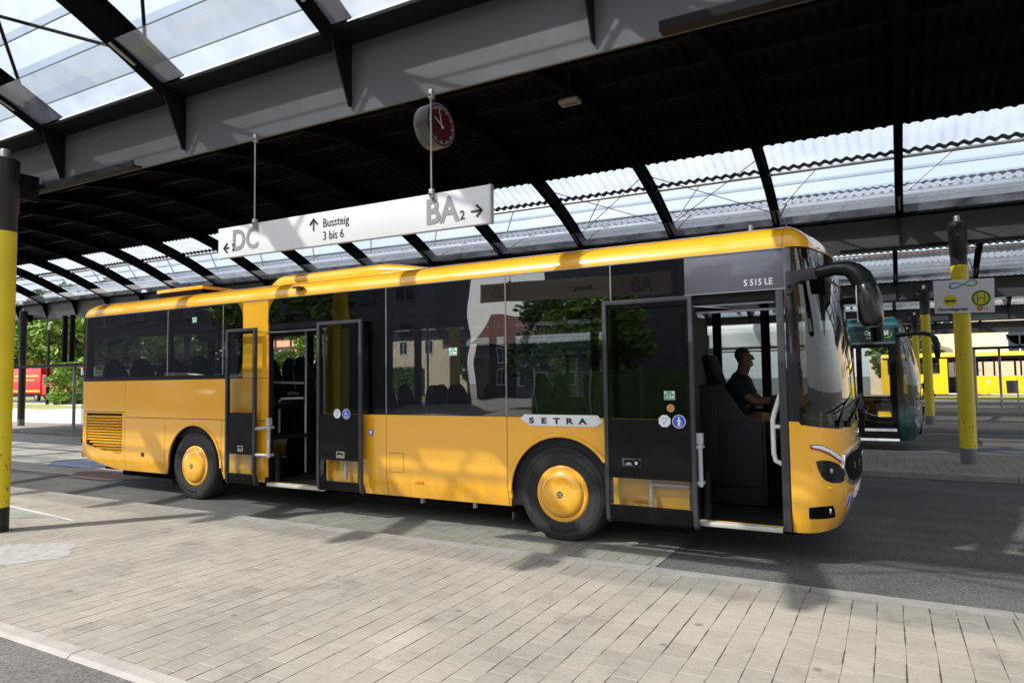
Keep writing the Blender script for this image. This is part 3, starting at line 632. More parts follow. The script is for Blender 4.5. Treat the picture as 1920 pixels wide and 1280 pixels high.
disc('sticker', 4.498, 2.845, .047, 'tail_amber', Yp-.006)
def ribbon(f, n, w_, m, y, nm):
    mb = MB(); pts = [f(i/n) for i in range(n+1)]; L_, R2 = [], []
    for i, p in enumerate(pts):
        a = pts[max(0, i-1)]; b = pts[min(n, i+1)]; d = math.hypot(b[0]-a[0], b[1]-a[1]) or 1; ww = w_*(1+.5*math.sin(PI*i/n)); nx, nz = -(b[1]-a[1])/d*ww, (b[0]-a[0])/d*ww
        L_.append((p[0]+nx, y, p[1]+nz)); R2.append((p[0]-nx, y, p[1]-nz))
    mb.add(L_+R2, [(i, i+1, n+2+i, n+1+i) for i in range(n)]); mb.build(nm, m, t)
inf = lambda a: (4.27+.20*math.sin(a), 3.285+.055*math.sin(2*a)*.9+.02*math.sin(a))
ribbon(lambda u: inf(-PI*.95+u*PI*1.3), 30, .008, 'logo_blue', Yp-.004, 'logo'); ribbon(lambda u: inf(PI*.2+u*PI*.95), 30, .009, 'logo_green', Yp-.005, 'logo')
# ------------------------------------------------------------------ bus shell helpers
W = 1.27
def pin(z): return ((.6-z)/.3)**2*.05 if z < .6 else 0
class Shell:
    def __init__(s, xs, y0, a=.50, lean=.14, n=2.7, dz=0): s.xs, s.y0, s.a, s.lean, s.n, s.dz = xs, y0, a, lean, n, dz
    def S(s, ph, z, off=0.0, i=0.0, ia=0.0, lz=None):
        if z < .75:
            k = ((.75-z)/.45)**2; ia += .12*k
        if z < .6: i += pin(z)
        c, q = math.cos(ph), abs(math.sin(ph))
        zz = z if lz is None else lz
        le = s.lean*max(0, (zz-1.5)/1.3)**1.5 if zz > 1.5 else 0
        y = W-(W-i)*math.copysign(abs(c)**(2/s.n), c); x = (s.a-ia)*q**(2/s.n)-le*min(1, q*1.3)
        if off:
            e = 2e-3; p2 = s.S(min(ph+e, PI), z, 0, i if z >= .6 else i-pin(z), ia-(.12*((.75-z)/.45)**2 if z < .75 else 0)); p1 = s.S(max(ph-e, 0), z, 0, i if z >= .6 else i-pin(z), ia-(.12*((.75-z)/.45)**2 if z < .75 else 0))
            tx, ty = p2.x-p1.x, p2.y-p1.y; l = math.hypot(tx, ty) or 1
            x += ty/l*off; y -= tx/l*off
        return Vector((s.xs+x, s.y0+y, z+s.dz)) if not off else Vector((s.xs+x, s.y0+y, z+s.dz))
    def patch(s, mb, poly, off=.004, th=.006, step=.07, zstep=.12):
        bm = bmesh.new(); bm.faces.new([bm.verts.new((p[0], p[1], 0)) for p in poly])
        a, b = min(p[0] for p in poly), max(p[0] for p in poly); c, d = min(p[1] for p in poly), max(p[1] for p in poly)
        k = a+step
        while k < b-1e-3:
            bmesh.ops.bisect_plane(bm, geom=bm.verts[:]+bm.edges[:]+bm.faces[:], plane_co=(k, 0, 0), plane_no=(1, 0, 0)); k += step
        k = c+zstep
        while k < d-1e-3:
            bmesh.ops.bisect_plane(bm, geom=bm.verts[:]+bm.edges[:]+bm.faces[:], plane_co=(0, k, 0), plane_no=(0, 1, 0)); k += zstep
        if th:
            r = bmesh.ops.extrude_face_region(bm, geom=bm.faces[:])
            for e in r['geom']:
                if isinstance(e, bmesh.types.BMVert): e.co.z = -1
        bm.verts.index_update()
        vs = [s.S(min(PI, max(0, v.co.x)), v.co.y, off+v.co.z*th+1e-7) for v in bm.verts]
        fs = [tuple(v.index for v in f.verts) for f in bm.faces]; bm.free()
        return mb.add(vs, fs)
def arcz(x, cx, R, z0, zc=.49):
    d = abs(x-cx)
    return max(z0, zc+math.sqrt(R*R-d*d)) if d < R else z0
def slab(mb, x0, x1, z0, z1, y0, far=False, th=.02, out=0, arch=None, topf=None, botf=None, dz=0):
    """a body side panel following the side profile; arch=(cx, R) cuts a wheel arch"""
    n = max(1, int((x1-x0)/.8)); xs = [x0+(x1-x0)*i/n for i in range(n+1)]
    if arch: xs = sorted(set(xs+[arch[0]+arch[1]*math.cos(PI*k/28) for k in range(29) if x0 < arch[0]+arch[1]*math.cos(PI*k/28) < x1]+[q for q in (arch[0]-arch[1]+1e-4, arch[0]+arch[1]-1e-4) if x0 < q < x1]))
    if topf or botf: xs = [x0+(x1-x0)*i/24 for i in range(25)]
    nv = 10 if z0 < .62 else 2; sg = -1 if far else 1
    def yy(z, d): return (y0+2*W-(pin(z)+d)) if far else (y0+pin(z)+d)
    F, B = [], []
    for x in xs:
        lo = arcz(x, arch[0], arch[1], z0) if arch else z0
        if botf: lo = botf(x)
        hi = topf(x) if topf else z1
        for j in range(nv+1):
            z = lo+(hi-lo)*j/nv; F.append((x, yy(z, -out), z+dz)); B.append((x, yy(z, th-out), z+dz))
    m = len(F); c = nv+1; fs = []
    for i in range(len(xs)-1):
        for j in range(nv): fs += [(i*c+j, (i+1)*c+j, (i+1)*c+j+1, i*c+j+1), (m+i*c+j, m+i*c+j+1, m+(i+1)*c+j+1, m+(i+1)*c+j)]
        fs += [(i*c, m+i*c, m+(i+1)*c, (i+1)*c), (i*c+nv, (i+1)*c+nv, m+(i+1)*c+nv, m+i*c+nv)]
    for i in (0, len(xs)-1):
        for j in range(nv): fs.append((i*c+j, i*c+j+1, m+i*c+j+1, m+i*c+j))
    return mb.add(F+B, fs)
def wheel(par, x, y, z, r=.502, cap='bus_yellow', far=False, letters=False, detail=True):
    s = -1 if not far else 1
    w_ = MB(); pr = [(r*.60, -.02), (r*.615, -.035), (r*.72, -.047), (r*.84, -.048), (r*.93, -.038), (r*.955, -.030), (r*.975, -.022), (r*.985, -.012), (r, .012)]
    for g_ in range(4):
        q = .045+g_*.055; pr += [(r, q), (r-.012, q+.004), (r-.012, q+.012), (r, q+.016)]
    pr += [(r, .27), (r*.97, .30), (r*.6, .30)]
    w_.lathe([(a, -s*b) for a, b in pr], (x, y, z), 'y', 72 if detail else 32); wh = w_.build('wheel', 'rubber', par, merge=False, ang=40)
    if detail:
        mb = MB()
        for rr in (.66, .80, .885, .915): mb.lathe([(r*rr-.0015, s*.0478), (r*rr, s*.050), (r*rr+.0015, s*.0478)], (x, y, z), 'y', 72, caps=False)
        mb.build('tyre_rib', 'rubber', wh)
    m2 = MB(); R_ = r*.585
    m2.lathe([(R_+.012, -s*.005), (R_+.012, s*.012), (R_, s*.030), (R_-.01, s*.035), (R_-.035, s*.038), (R_-.045, s*.034), (R_-.05, s*.050), (R_-.07, s*.068), (R_*.6, s*.082), (R_*.3, s*.086), (0, s*.087)] if detail else [(R_, 0), (R_*.6, s*.05), (0, s*.05)], (x, y, z), 'y', 64 if detail else 24)
    c = m2.build('wheel_cover', cap, wh)
    if detail:
        m3 = MB(); m3.lathe([(.036, s*.085), (.036, s*.0885), (0, s*.0885)], (x, y, z), 'y', 24); e = m3.build('wheel_badge', 'black_gloss', c)
        m4 = MB()
        for k in range(2):
            m4.M = Matrix.Translation((x, y+s*.0895, z)) @ Matrix.Rotation((.75 if k else -.75), 4, 'Y')
            m4.box(-.029, .029, -.001, .001, -.0065, .0065)
        m4.build('badge_star', 'chrome', e)
    return wh
def ring_text(par, body, x, y, z, r, a0, size, m='tyre_mark', flip=False, gap=1.0):
    n = len(body); step = size*.68/r*gap
    for i, ch in enumerate(body):
        if ch == ' ': continue
        if not flip: a = a0-i*step; rt = (math.sin(a), 0, -math.cos(a)); up = (math.cos(a), 0, math.sin(a))
        else: a = a0+i*step; rt = (-math.sin(a), 0, math.cos(a)); up = (-math.cos(a), 0, -math.sin(a))
        o = (x+r*math.cos(a), y, z+r*math.sin(a))
        text('tyre_lettering', ch, size, o, rt, up, m, par, .0025, .0012, .9, align='CENTER', res=1)
def roofshell(par, sh, x0, m, z0=2.875, h=.255, inset=.42, fi=.80, cap=.10, gap=True, dz=0, split=None):
    """roof: long body + front cap + tail cap, rounded edges"""
    nt = 9
    def sec(t):   # t 0..1 edge curve
        a = t*PI/2; return inset*(1-math.cos(a)), z0+h*math.sin(a), 1-math.cos(a)
    def crown(y):  # extra height in the middle
        u = (y-sh.y0-W)/(W-inset); return .045*(1-u*u) if abs(u) < 1 else 0
    prof = [(sh.y0+sec(i/nt)[0], sec(i/nt)[1]) for i in range(nt+1)]
    mid = [(sh.y0+inset+(2*W-2*inset)*k/10, z0+h+crown(sh.y0+inset+(2*W-2*inset)*k/10)) for k in range(1, 10)]
    full = prof+mid+[(2*(sh.y0+W)-p[0], p[1]) for p in prof[::-1]]
    nm = len(full); cuts = [x0+.14, sh.xs-.004 if not split else split[0]]
    mb = MB(); vs = [(x, p[0], p[1]+dz) for x in cuts for p in full]; mb.add(vs, [(i, i+1, nm+i+1, nm+i) for i in range(nm-1)])
    o = mb.build('roof', m, par, merge=False, ang=50)
    if split: mb = MB(); mb.add([(x, p[0], p[1]+dz) for x in (split[0]+.004, sh.xs-.004) for p in full], [(i, i+1, nm+i+1, nm+i) for i in range(nm-1)]); mb.build('roof_front', m, par, merge=False, ang=50); o.data.materials[0] = MT[split[1]]
    # front cap
    mb = MB(); NP = 36
    def Pf(u, v, xs=sh.xs):
        ph = u*PI
        if v < .6:
            i, z, k = sec(v/.6); return sh.S(ph, z, 0, i, fi*sh.a*k*1.0, lz=min(z, 2.9)) + Vector((0, 0, 0)) - Vector((0, 0, sh.dz)) + Vector((0, 0, dz))
        k = (v-.6)/.4; i, z, q = sec(1); p = sh.S(ph, z, 0, i, fi*sh.a, lz=2.9); c = Vector((sh.xs, sh.y0+W, z))
        p = p.lerp(c, k); p.z = z+crown(p.y)*1.0*(1 if True else 0)*min(1, k*1.0+.0)*1.0 if k > 0 else z
        p.z += dz; return p
    mb.grid(Pf, NP, 16); mb.build('roof_front_cap', m, par, ang=60)
    mb = MB()
    def Pr(u, v):
        ph = u*PI; vv = min(1, v/.6); i, z, q = sec(vv); c, s2 = math.cos(ph), abs(math.sin(ph))
        y = W-(W-i)*math.copysign(abs(c)**(2/5), c); x = -(.14-q*.10)*s2**(2/5)
        p = Vector((x0+.14+x, sh.y0+y, z+dz))
        if v > .6: k = (v-.6)/.4; p = p.lerp(Vector((x0+.14, sh.y0+W, z+dz)), k); p.z = z+dz+crown(p.y)*k
        return p
    mb.grid(Pr, NP, 16); mb.build('roof_tail_cap', m, par, ang=60)
    return o
def mb_(fn, name, m, par, **k):
    q = MB(); fn(q); return q.build(name, m, par, **k)

# ------------------------------------------------------------------ the orange bus
bus = thing('city_bus', 'orange yellow low-entry city bus with both doors open and SETRA badge on its flank', 'bus', (-3.2, 1.27, 0))
sh = Shell(2.27, 0.0)
Yb = 0.0; XR0 = -9.06; A2 = (-6.03, .605); A1 = (0.0, .605); G = .0045
# lower body panels, near side
def panels(q):
    slab(q, -8.98, -7.78-G, 1.275, 1.775, Yb)
    slab(q, -7.78+G, -4.46, 1.185+G, 1.775, Yb)
    slab(q, -7.78+G, -6.735-G, .33, 1.185-G, Yb)
    slab(q, -6.735+G, -5.42-G, .33, 1.185-G, Yb, arch=A2)
    slab(q, -5.42+G, -4.46, .33, 1.185-G, Yb)
    # tail piece under and around the grille, rising towards the rear
    bot = lambda x: .33+max(0, (-7.9-x)/1.1)**1.5*.22
    slab(q, -8.98, -8.87, .5, 1.265, Yb, botf=lambda x: bot(x), topf=lambda x: 1.265)
    slab(q, -7.845, -7.78-G, .33, 1.265, Yb)
    slab(q, -8.87, -7.845, .33, .62, Yb, botf=bot, topf=lambda x: .60+.12*max(0, (-8.0-x)/.87)**1.3)
    slab(q, -8.87, -7.845, 1.245, 1.265, Yb)
    slab(q, -3.36, -2.36-G, .31, 1.295, Yb)
    slab(q, -2.36+G, -.65-G, .31, 1.295, Yb)
    slab(q, -.65+G, .53-G, .31, 1.295, Yb, arch=A1)
    slab(q, .53+G, 1.43, .31, 1.295, Yb)
    slab(q, -4.975, -4.46, 1.775+G, 2.872, Yb)
body = mb_(panels, 'side_panel', 'bus_yellow', bus)
# flared pillar corners
def flare(q):
    for (xc, s) in ((-4.975, -1), (-4.46, 1)):
        for (zc, t) in ((2.872, -1),) if s > 0 else ((2.872, -1), (1.80, 1)):
            R = .17; pts = [(xc, zc)]+[(xc+s*R-s*R*math.cos(a)*1.0, zc+t*R*1.6-t*R*1.6*math.sin(a)) for a in [PI/2*k/8 for k in range(9)]][::1]
            q.prism([(p[0], p[1]) for p in pts], 'y', -.001, .012)
mb_(flare, 'pillar_corner', 'bus_yellow', bus, merge=False)
# window band
def band(q):
    slab(q, -8.98, -5.33, 1.778, 1.835, Yb, out=.004)
    slab(q, -8.99, -8.93, 1.835, 2.87, Yb)
mb_(band, 'window_trim', 'black_trim', bus)
def pane(x0, x1, z0, z1, m='glass_side', name='window', out=.002, far=False, y0=0.0):
    q = MB(); slab(q, x0, x1, z0, z1, y0, far=far, th=.008, out=out); return q.build(name, m, bus, flat=True)
for (a, b, z0, z1, m) in ((-8.96, -6.695, 1.84, 2.865, 'glass_rear'), (-6.685, -5.405, 1.84, 2.865, 'glass_rear'), (-5.395, -4.975, 1.78, 2.865, 'glass_rear'),
                          (-4.46, -3.36, 2.535, 2.865, 'glass_rear'), (-3.355, -2.365, 1.30, 2.865, 'glass_rear'), (-2.355, -.655, 1.30, 2.865, 'glass_side'),
                          (-.645, .595, 1.30, 2.865, 'glass_side'), (.605, 1.36, 1.30, 2.865, 'glass_rear')):
    pane(a, b, z0, z1, m)
def seals(q):
    for x, a, b in ((-6.69, 1.84, 2.865), (-5.40, 1.84, 2.865), (-2.36, 1.30, 2.865), (-.65, 1.30, 2.865), (.60, 2.50, 2.865)): q.box(x-.006, x+.006, -.005, .004, a, b)
for x, a, b in ((-6.69, 1.84, 2.865), (-5.40, 1.84, 2.865), (-2.36, 1.30, 2.865), (-.65, 1.30, 2.865), (.60, 2.50, 2.865)): mb_(lambda q: q.box(x-.006, x+.006, -.005, .004, a, b), 'window_seal', 'zinc', bus)
# dark masks behind the glass: pillars, top and bottom bands
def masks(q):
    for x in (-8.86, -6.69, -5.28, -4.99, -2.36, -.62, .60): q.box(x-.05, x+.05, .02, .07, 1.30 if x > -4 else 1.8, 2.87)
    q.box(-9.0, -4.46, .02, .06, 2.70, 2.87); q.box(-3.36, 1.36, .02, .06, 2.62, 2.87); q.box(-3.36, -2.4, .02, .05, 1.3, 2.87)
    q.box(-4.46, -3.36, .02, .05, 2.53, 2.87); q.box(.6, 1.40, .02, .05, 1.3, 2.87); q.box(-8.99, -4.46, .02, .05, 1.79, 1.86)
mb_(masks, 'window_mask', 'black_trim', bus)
mb_(lambda q: q.box(XR0+.1, 2.29, -.008, .003, 2.866, 2.876), 'gutter', 'satin_steel', bus)
roofshell(bus, sh, XR0, 'bus_yellow')
mb_(lambda q: slab(q, 1.365, 2.285, 2.50, 2.863, Yb, out=.003), 'destination_panel', 'grey_panel', bus, bevel=.004)
text('lettering', 'S 515 LE', .083, (1.92, -.005, 2.545), (1, 0, 0), (0, 0, 1), 'sticker_white', bus, .001, .0012, .88)
mb_(lambda q: q.box(1.36, 2.29, -.010, .0, 2.492, 2.500), 'trim_strip', 'satin_steel', bus)
# grille with slats
g = mb_(lambda q: q.prism([(-8.87, 1.246), (-7.846, 1.246), (-7.846, .60), (-8.1, .60), (-8.55, .66), (-8.87, .76)], 'y', .035, .04), 'engine_grille', 'interior', bus)
def slats(q):
    for k in range(13):
        z = 1.19-k*.047; x0 = -8.855 if z > .80 else -8.855+(.80-z)*2.1
        if k == 12: x0 += .1
        q.prism([(.030, z+.018), (.004, z-.004), (.002, z-.014), (.008, z-.016), (.034, z+.008)], 'x', x0, -7.86)
mb_(slats, 'grille_slat', 'bus_yellow', g, merge=False)
# wheel arch lips and wheel boxes
for (cx_, R_) in (A2, A1):
    def lip(q):
        n = 30; pts = [(cx_+(R_+.012)*math.cos(PI*(k/n)*1.0), -.010, .49+(R_+.012)*math.sin(PI*k/n)) for k in range(n+1)]
        pts = [p for p in pts if not (cx_ == 0.0 and p[0] > .53)]
        q.sweep(pts, [(.013, .022)]*len(pts), 8, up=(0, 1, 0))
    mb_(lip, 'wheel_arch_lip', 'bus_yellow', bus)
    def box_(q):
        n = 20; q.grid(lambda u, v: (cx_+(R_+.0)*math.cos(PI*u), .015+.75*v, .49+R_*math.sin(PI*u)), n, 1); q.box(cx_-.8, cx_+.8, .75, .78, .25, 1.15)
        q.box(cx_-R_-.01, cx_-R_, .02, .75, .25, .6)
        q.box(cx_+R_, cx_+R_+.01, .02, .75, .25, .6)
    mb_(box_, 'wheel_housing', 'interior', bus, merge=False)
    mb_(lambda q: q.box(cx_-R_-.03, cx_-R_-.005, .06, .36, .16, .36), 'mud_flap', 'rubber', bus)
for x in (-6.03, 0.0):
    wn = wheel(bus, x, .045, .490, letters=True); wheel(bus, x, 2.5, .490, far=True, detail=False)
    yT = -.0045
    ring_text(wn, 'Continental', x, yT, .490, .408, math.radians(214), .058, flip=True, gap=.8) if 0 else None
    off = -.35 if x < -1 else 0
    ring_text(wn, 'latnenitnoC'[::-1], x, yT, .490, .395, math.radians(250)+off, .060, flip=True, gap=.86)
    ring_text(wn, 'Conti Coach HA3', x, yT, .490, .368, math.radians(210)+off, .047, gap=.88)
    ring_text(wn, 'A 295/80 R 22.5', x, yT, .490, .368, math.radians(88)+off, .047, gap=.95)
# flank badge
def badge(q, k=1.0, y=-.012):
    c = (.01, 1.262); P = [(-.49, .012), (-.44, .062), (.42, .062), (.485, -.012), (.40, -.062), (-.36, -.062)]
    q.prism([(c[0]+p[0]*k, c[1]+p[1]*(k if k == 1 else .78)) for p in P], 'y', y, .0)
bd = mb_(badge, 'flank_badge', 'white_paint', bus, bevel=.008)
mb_(lambda q: badge(q, .95, -.0145), 'badge_face', 'sticker_white', bd)
for i, ch in enumerate('SETRA'): text('lettering', ch, .082, (-.335+i*.150, -.0155, 1.232), (1, 0, 0), (0, 0, 1), 'sign_dark', bd, .002, .0035, 1.55, align='CENTER')
# little things on the flank
mb_(lambda q: q.box(-7.33, -7.25, -.006, .01, .575, .64), 'flank_socket', 'grey_frame', bus, bevel=.004)
mb_(lambda q: [q.box(-1.93, -1.80, pin(.5)-.010, .01, .49, .525), q.box(.80, .93, pin(.5)-.012, .02, .475, .52)], 'side_marker', 'tail_amber', bus, bevel=.006)
mb_(lambda q: [q.box(a, b, -.0015, .001, c, d) for a, b, c, d in ((-2.31, -2.306, .60, .83), (-2.10, -2.096, .60, .83), (-2.31, -2.096, .83, .834), (-2.31, -2.096, .60, .604))], 'flap_outline', 'wood_frame', bus)
def sdisc(nm, x, z, y, r, m, par=bus, n=24):
    return mb_(lambda q: q.lathe([(r, -.0008), (r, .0008)], (x, y, z), 'y', n), nm, m, par)
a_ = sdisc('door_button', -2.603, 1.075, -.006, .040, 'sky_blue_sticker'); sdisc('button_ring', -2.603, 1.075, -.008, .026, 'sticker_white', a_)
mb_(lambda q: [q.sweep([(x, .12, .33), (x, .12, .24)], .03, 8) for x in (-1.9, -1.15)], 'jack_point', 'satin_steel', bus)
# underbody
mb_(lambda q: [q.box(-8.6, 2.1, .18, 2.36, .30, .34), q.box(-5.2, -.8, .25, 2.3, .24, .30), q.box(.8, 2.3, .25, 2.3, .24, .3)], 'underbody', 'interior', bus)
mb_(lambda q: [q.box(-8.3, -6.75, .3, 2.2, .2, .3)], 'engine_tray', 'interior', bus)
# tail
def tail(q):
    def P(u, v):
        ph = u*PI; z = .50+(1.27+1.60-.50)*v; c, s2 = math.cos(ph), abs(math.sin(ph))
        y = W-W*math.copysign(abs(c)**(2/5), c); b = .14-.05*max(0, (.9-z)/.4)
        return (XR0+.14-b*s2**(2/5), y, z)
    k = (1.80-.50)/(2.87-.50); q.grid(lambda u, v: P(u, v*k), 40, 8)
    for a, b in ((0, .2), (.8, 1)): q.grid(lambda u, v: P(a+(b-a)*u, k+(1-k)*v), 10, 4)
    q.grid(lambda u, v: P(.2+.6*u, .95+.05*v), 10, 1)
def tailglass(q):
    def P(u, v): return (XR0+.006, .17+2.2*u, 1.81+.94*v)
    q.grid(P, 1, 1)
mb_(tailglass, 'tail_window', 'glass_door', bus)
mb_(tail, 'tail_panel', 'bus_yellow', bus)
mb_(lambda q: q.ball((XR0+.03, .03, .78), (.03, .03, .055)), 'tail_lamp', 'head_lens', bus)
mb_(lambda q: q.box(XR0+.075, XR0+.095, -.006, .02, .50, .60), 'reflector', 'tail_amber', bus, bevel=.004)
# far side
def farp(q):
    slab(q, -8.98, -6.63, .33, 1.775, Yb, far=True); slab(q, -6.63, -5.43, .33, 1.775, Yb, far=True, arch=A2)
    slab(q, -5.43, -.61, .31, 1.295, Yb, far=True); slab(q, -.61, .61, .31, 1.295, Yb, far=True, arch=A1); slab(q, .61, 2.27, .31, 1.295, Yb, far=True)
    slab(q, -4.9, -4.7, 1.29, 2.872, Yb, far=True)
mb_(farp, 'far_side_panel', 'bus_yellow', bus)
def farpost(q):
    for x in (-8.95, -7.5, -6.2, -4.8, -3.75, -2.3, -.6, 1.12, 1.72, 2.24): q.box(x-.05, x+.05, 2.45, 2.52, 1.2, 2.87)
    q.box(-8.98, 2.27, 2.47, 2.53, 2.66, 2.872); q.box(-8.98, -4.8, 2.44, 2.5, 1.75, 1.84)
    q.box(-8.98, -4.8, 2.40, 2.5, .9, 1.78); q.box(-4.8, 2.25, 2.40, 2.5, .33, 1.3)
mb_(farpost, 'far_side_frame', 'interior', bus)
for (a, b, z0) in ((-8.9, -4.8, 1.78), (-4.7, -.6, 1.3), (-.6, 2.24, 1.3)): pane(a, b, z0, 2.66, 'glass_door', far=True)
# interior
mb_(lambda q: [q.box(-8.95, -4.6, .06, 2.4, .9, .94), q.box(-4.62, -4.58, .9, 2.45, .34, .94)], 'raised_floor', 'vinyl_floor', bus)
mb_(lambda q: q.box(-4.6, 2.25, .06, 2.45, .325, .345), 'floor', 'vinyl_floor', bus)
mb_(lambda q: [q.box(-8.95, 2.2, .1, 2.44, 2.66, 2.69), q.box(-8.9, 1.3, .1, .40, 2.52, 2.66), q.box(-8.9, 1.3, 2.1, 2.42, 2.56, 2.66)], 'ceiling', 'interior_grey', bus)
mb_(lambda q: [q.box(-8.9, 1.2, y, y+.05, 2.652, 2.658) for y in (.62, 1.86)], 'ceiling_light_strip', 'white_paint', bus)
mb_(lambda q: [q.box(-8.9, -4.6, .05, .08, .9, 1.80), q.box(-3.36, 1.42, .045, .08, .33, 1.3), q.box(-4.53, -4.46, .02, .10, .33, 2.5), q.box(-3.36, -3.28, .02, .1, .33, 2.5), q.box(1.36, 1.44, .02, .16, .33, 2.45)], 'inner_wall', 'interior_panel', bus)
# rear seat rows and front seats
def seat(x, y, z, w_=.44, dirn=1, nm='seat'):
    s = dirn
    o = mb_(lambda q: q.prism([(x-.02*s, z), (x+.44*s, z+.02), (x+.46*s, z+.09), (x+.40*s, z+.12), (x-.02*s, z+.10)], 'y', y, y+w_), nm, 'seat_fabric', bus, bevel=.02)
    def back(q):
        def P(u, v):
            t = v*1.0; hw = w_/2*(1 if t < .62 else max(.02, (1-((t-.62)/.38)**2.2))**.5*.98+.02 if t < 1 else .3)
            yy = y+w_/2; k = .05*math.cos(2*PI*u); l = hw*math.sin(2*PI*u)
            return (x-(.06+.14*t)*s+k*(1 if t < .95 else .5), yy+l, z+.05+.80*t)
        q.grid(P, 16, 14, cu=True)
    mb_(back, 'backrest', 'seat_fabric', o)
    mb_(lambda q: q.sweep([(x-.07*s, y+.005, z+.1), (x-.16*s, y+.01, z+.55), (x-.185*s, y+.05, z+.75)], .012, 6), 'seat_trim', 'rail_grey', o)
    mb_(lambda q: q.box(x+.1*min(s, 0), x+.1*max(s, 0)+.14, y+.15, y+.25, z-.3, z), 'pedestal', 'steel_dark', o)
    return o
for x in (-8.5, -7.72, -6.95, -6.2, -5.42):
    for y in (.13, .59, 1.5, 1.96): seat(x, y, 1.30)
for x, ys in ((-2.55, (1.5, 1.96)), (-1.7, (.13, .59, 1.5, 1.96)), (-.2, (.13, .59, 1.5, 1.96)), (-3.6, (1.5, 1.96))):
    for y in ys: seat(x, y, .92 if x > -1 else .80)
mb_(lambda q: [q.box(-.75, .75, .1, 1.0, .34, .92), q.box(-.75, .75, 1.45, 2.4, .34, .92)], 'wheel_box', 'interior_panel', bus)
for x, y in ((-4.72, .95), (-4.93, 1.55), (-3.3, 1.0), (-1.2, .95), (-2.9, 1.6), (.8, .95), (-5.55, .9)): mb_(lambda q: q.sweep([(x, y, .35 if x > -4.9 else .94), (x, y, 2.6)], .016, 8), 'grab_pole', 'pole_light', bus)
mb_(lambda q: q.sweep([(-5.6, .9, 1.45), (-5.6, .9, 1.70), (-5.56, .9, 1.72), (-4.72, .9, 1.70)], .018, 8), 'grab_rail', 'pole_light', bus); mb_(lambda q: q.sweep([(-5.27, .85, .80), (-5.18, .85, .82), (-5.18, .85, 1.42), (-5.12, .85, 1.46), (-4.72, .9, 1.47)], .018, 8), 'grab_rail', 'pole_light', bus)
mb_(lambda q: q.sweep([(-4.45, 1.02, 2.33), (-3.4, 1.02, 2.33)], .014, 6), 'grab_rail', 'pole_light', bus)
text('lettering', 'SETRA', .060, (-5.22, 1.05, 1.52), (1, 0, 0), (0, 0, 1), 'rail_grey', bus, .001, .002, 1.5)
mb_(lambda q: q.box(-5.6, -4.75, 1.07, 1.09, .94, 1.62), 'seat_screen', 'interior_panel', bus)
# steps / sills
def sill(q, x0, x1): q.box(x0, x1, -.03, .03, .30, .335); q.box(x0, x1, -.02, .20, .335, .342)
mb_(lambda q: [sill(q, -4.44, -3.38), sill(q, 1.45, 2.19)], 'door_sill', 'sill', bus, bevel=.003)
mb_(lambda q: [q.box(a, b, y, y+.02, .3425, .345) for a, b in ((-4.44, -3.38), (1.45, 2.19)) for y in (.03, .11)], 'sill_stripe', 'line_yellow', bus)
# door headers (mechanism above opening)
def header(q):
    for a, b, zt in ((-4.46, -3.36, 2.535), (1.44, 2.20, 2.495)): q.box(a, b, .02, .32, zt-.09, zt)
for a, b, zt in ((-4.46, -3.36, 2.535), (1.44, 2.20, 2.495)): mb_(lambda q: q.box(a, b, .02, .32, zt-.09, zt), 'door_header', 'black_trim', bus)
for a, b, z in ((1.46, 2.18, 2.375), (1.46, 2.18, 2.31), (-4.44, -3.38, 2.40)): mb_(lambda q: q.box(a, b, .03, .05, z, z+.02), 'header_rail', 'grey_panel', bus)
# door leaves, swung out in front of the body
def leaf(name_par, x0, x1, z0, z1, y, sub=None, lo=(.46, .72), low=True):
    f = .042; z0 -= .0
    o = thing_part = mb_(lambda q: [q.box(x0, x0+f, y-.022, y+.022, .46, z1), q.box(x1-f, x1, y-.022, y+.022, .46, z1), q.box(x0+f, x1-f, y-.022, y+.022, z1-f, z1),
        q.prism([(y-.022, .46), (y+.022, .46), (y+.022+.055, z0+.0), (y+.02, z0), (y-.005, z0+.03)], 'x', x0, x0+f), q.prism([(y-.022, .46), (y+.022, .46), (y+.022+.055, z0), (y+.02, z0), (y-.005, z0+.03)], 'x', x1-f, x1)], 'door', 'grey_frame', bus, merge=False, bevel=.004)
    mb_(lambda q: q.prism([(y-.015, .455), (y+.012, .455), (y+.012+.05, z0+.012), (y+.025, z0+.012), (y+.0, z0+.05)], 'x', x0+f+.001, x1-f-.001), 'door_foot', 'black_trim', o)
    mb_(lambda q: q.box(x0+f+.001, x1-f-.001, y-.008, y, .46, z1-f-.001), 'door_glass', 'glass_door', o, flat=True)
    m = .035
    mb_(lambda q: [q.box(x0+f, x0+f+m, y+.001, y+.004, .46, z1-f), q.box(x1-f-m, x1-f, y+.001, y+.004, .46, z1-f), q.box(x0+f+.002, x1-f-.002, y-.0125, y-.0095, .72, 1.30), q.box(x0+f+m, x1-f-m, y+.001, y+.004, z1-f-m, z1-f)], 'glass_border', 'black_trim', o)
    return o
d1 = leaf(0, .555, 1.465, .275, 2.478, -.125)
d2 = leaf(0, -5.185, -4.572, .30, 2.475, -.105); d3 = leaf(0, -3.41, -2.655, .32, 2.485, -.105)
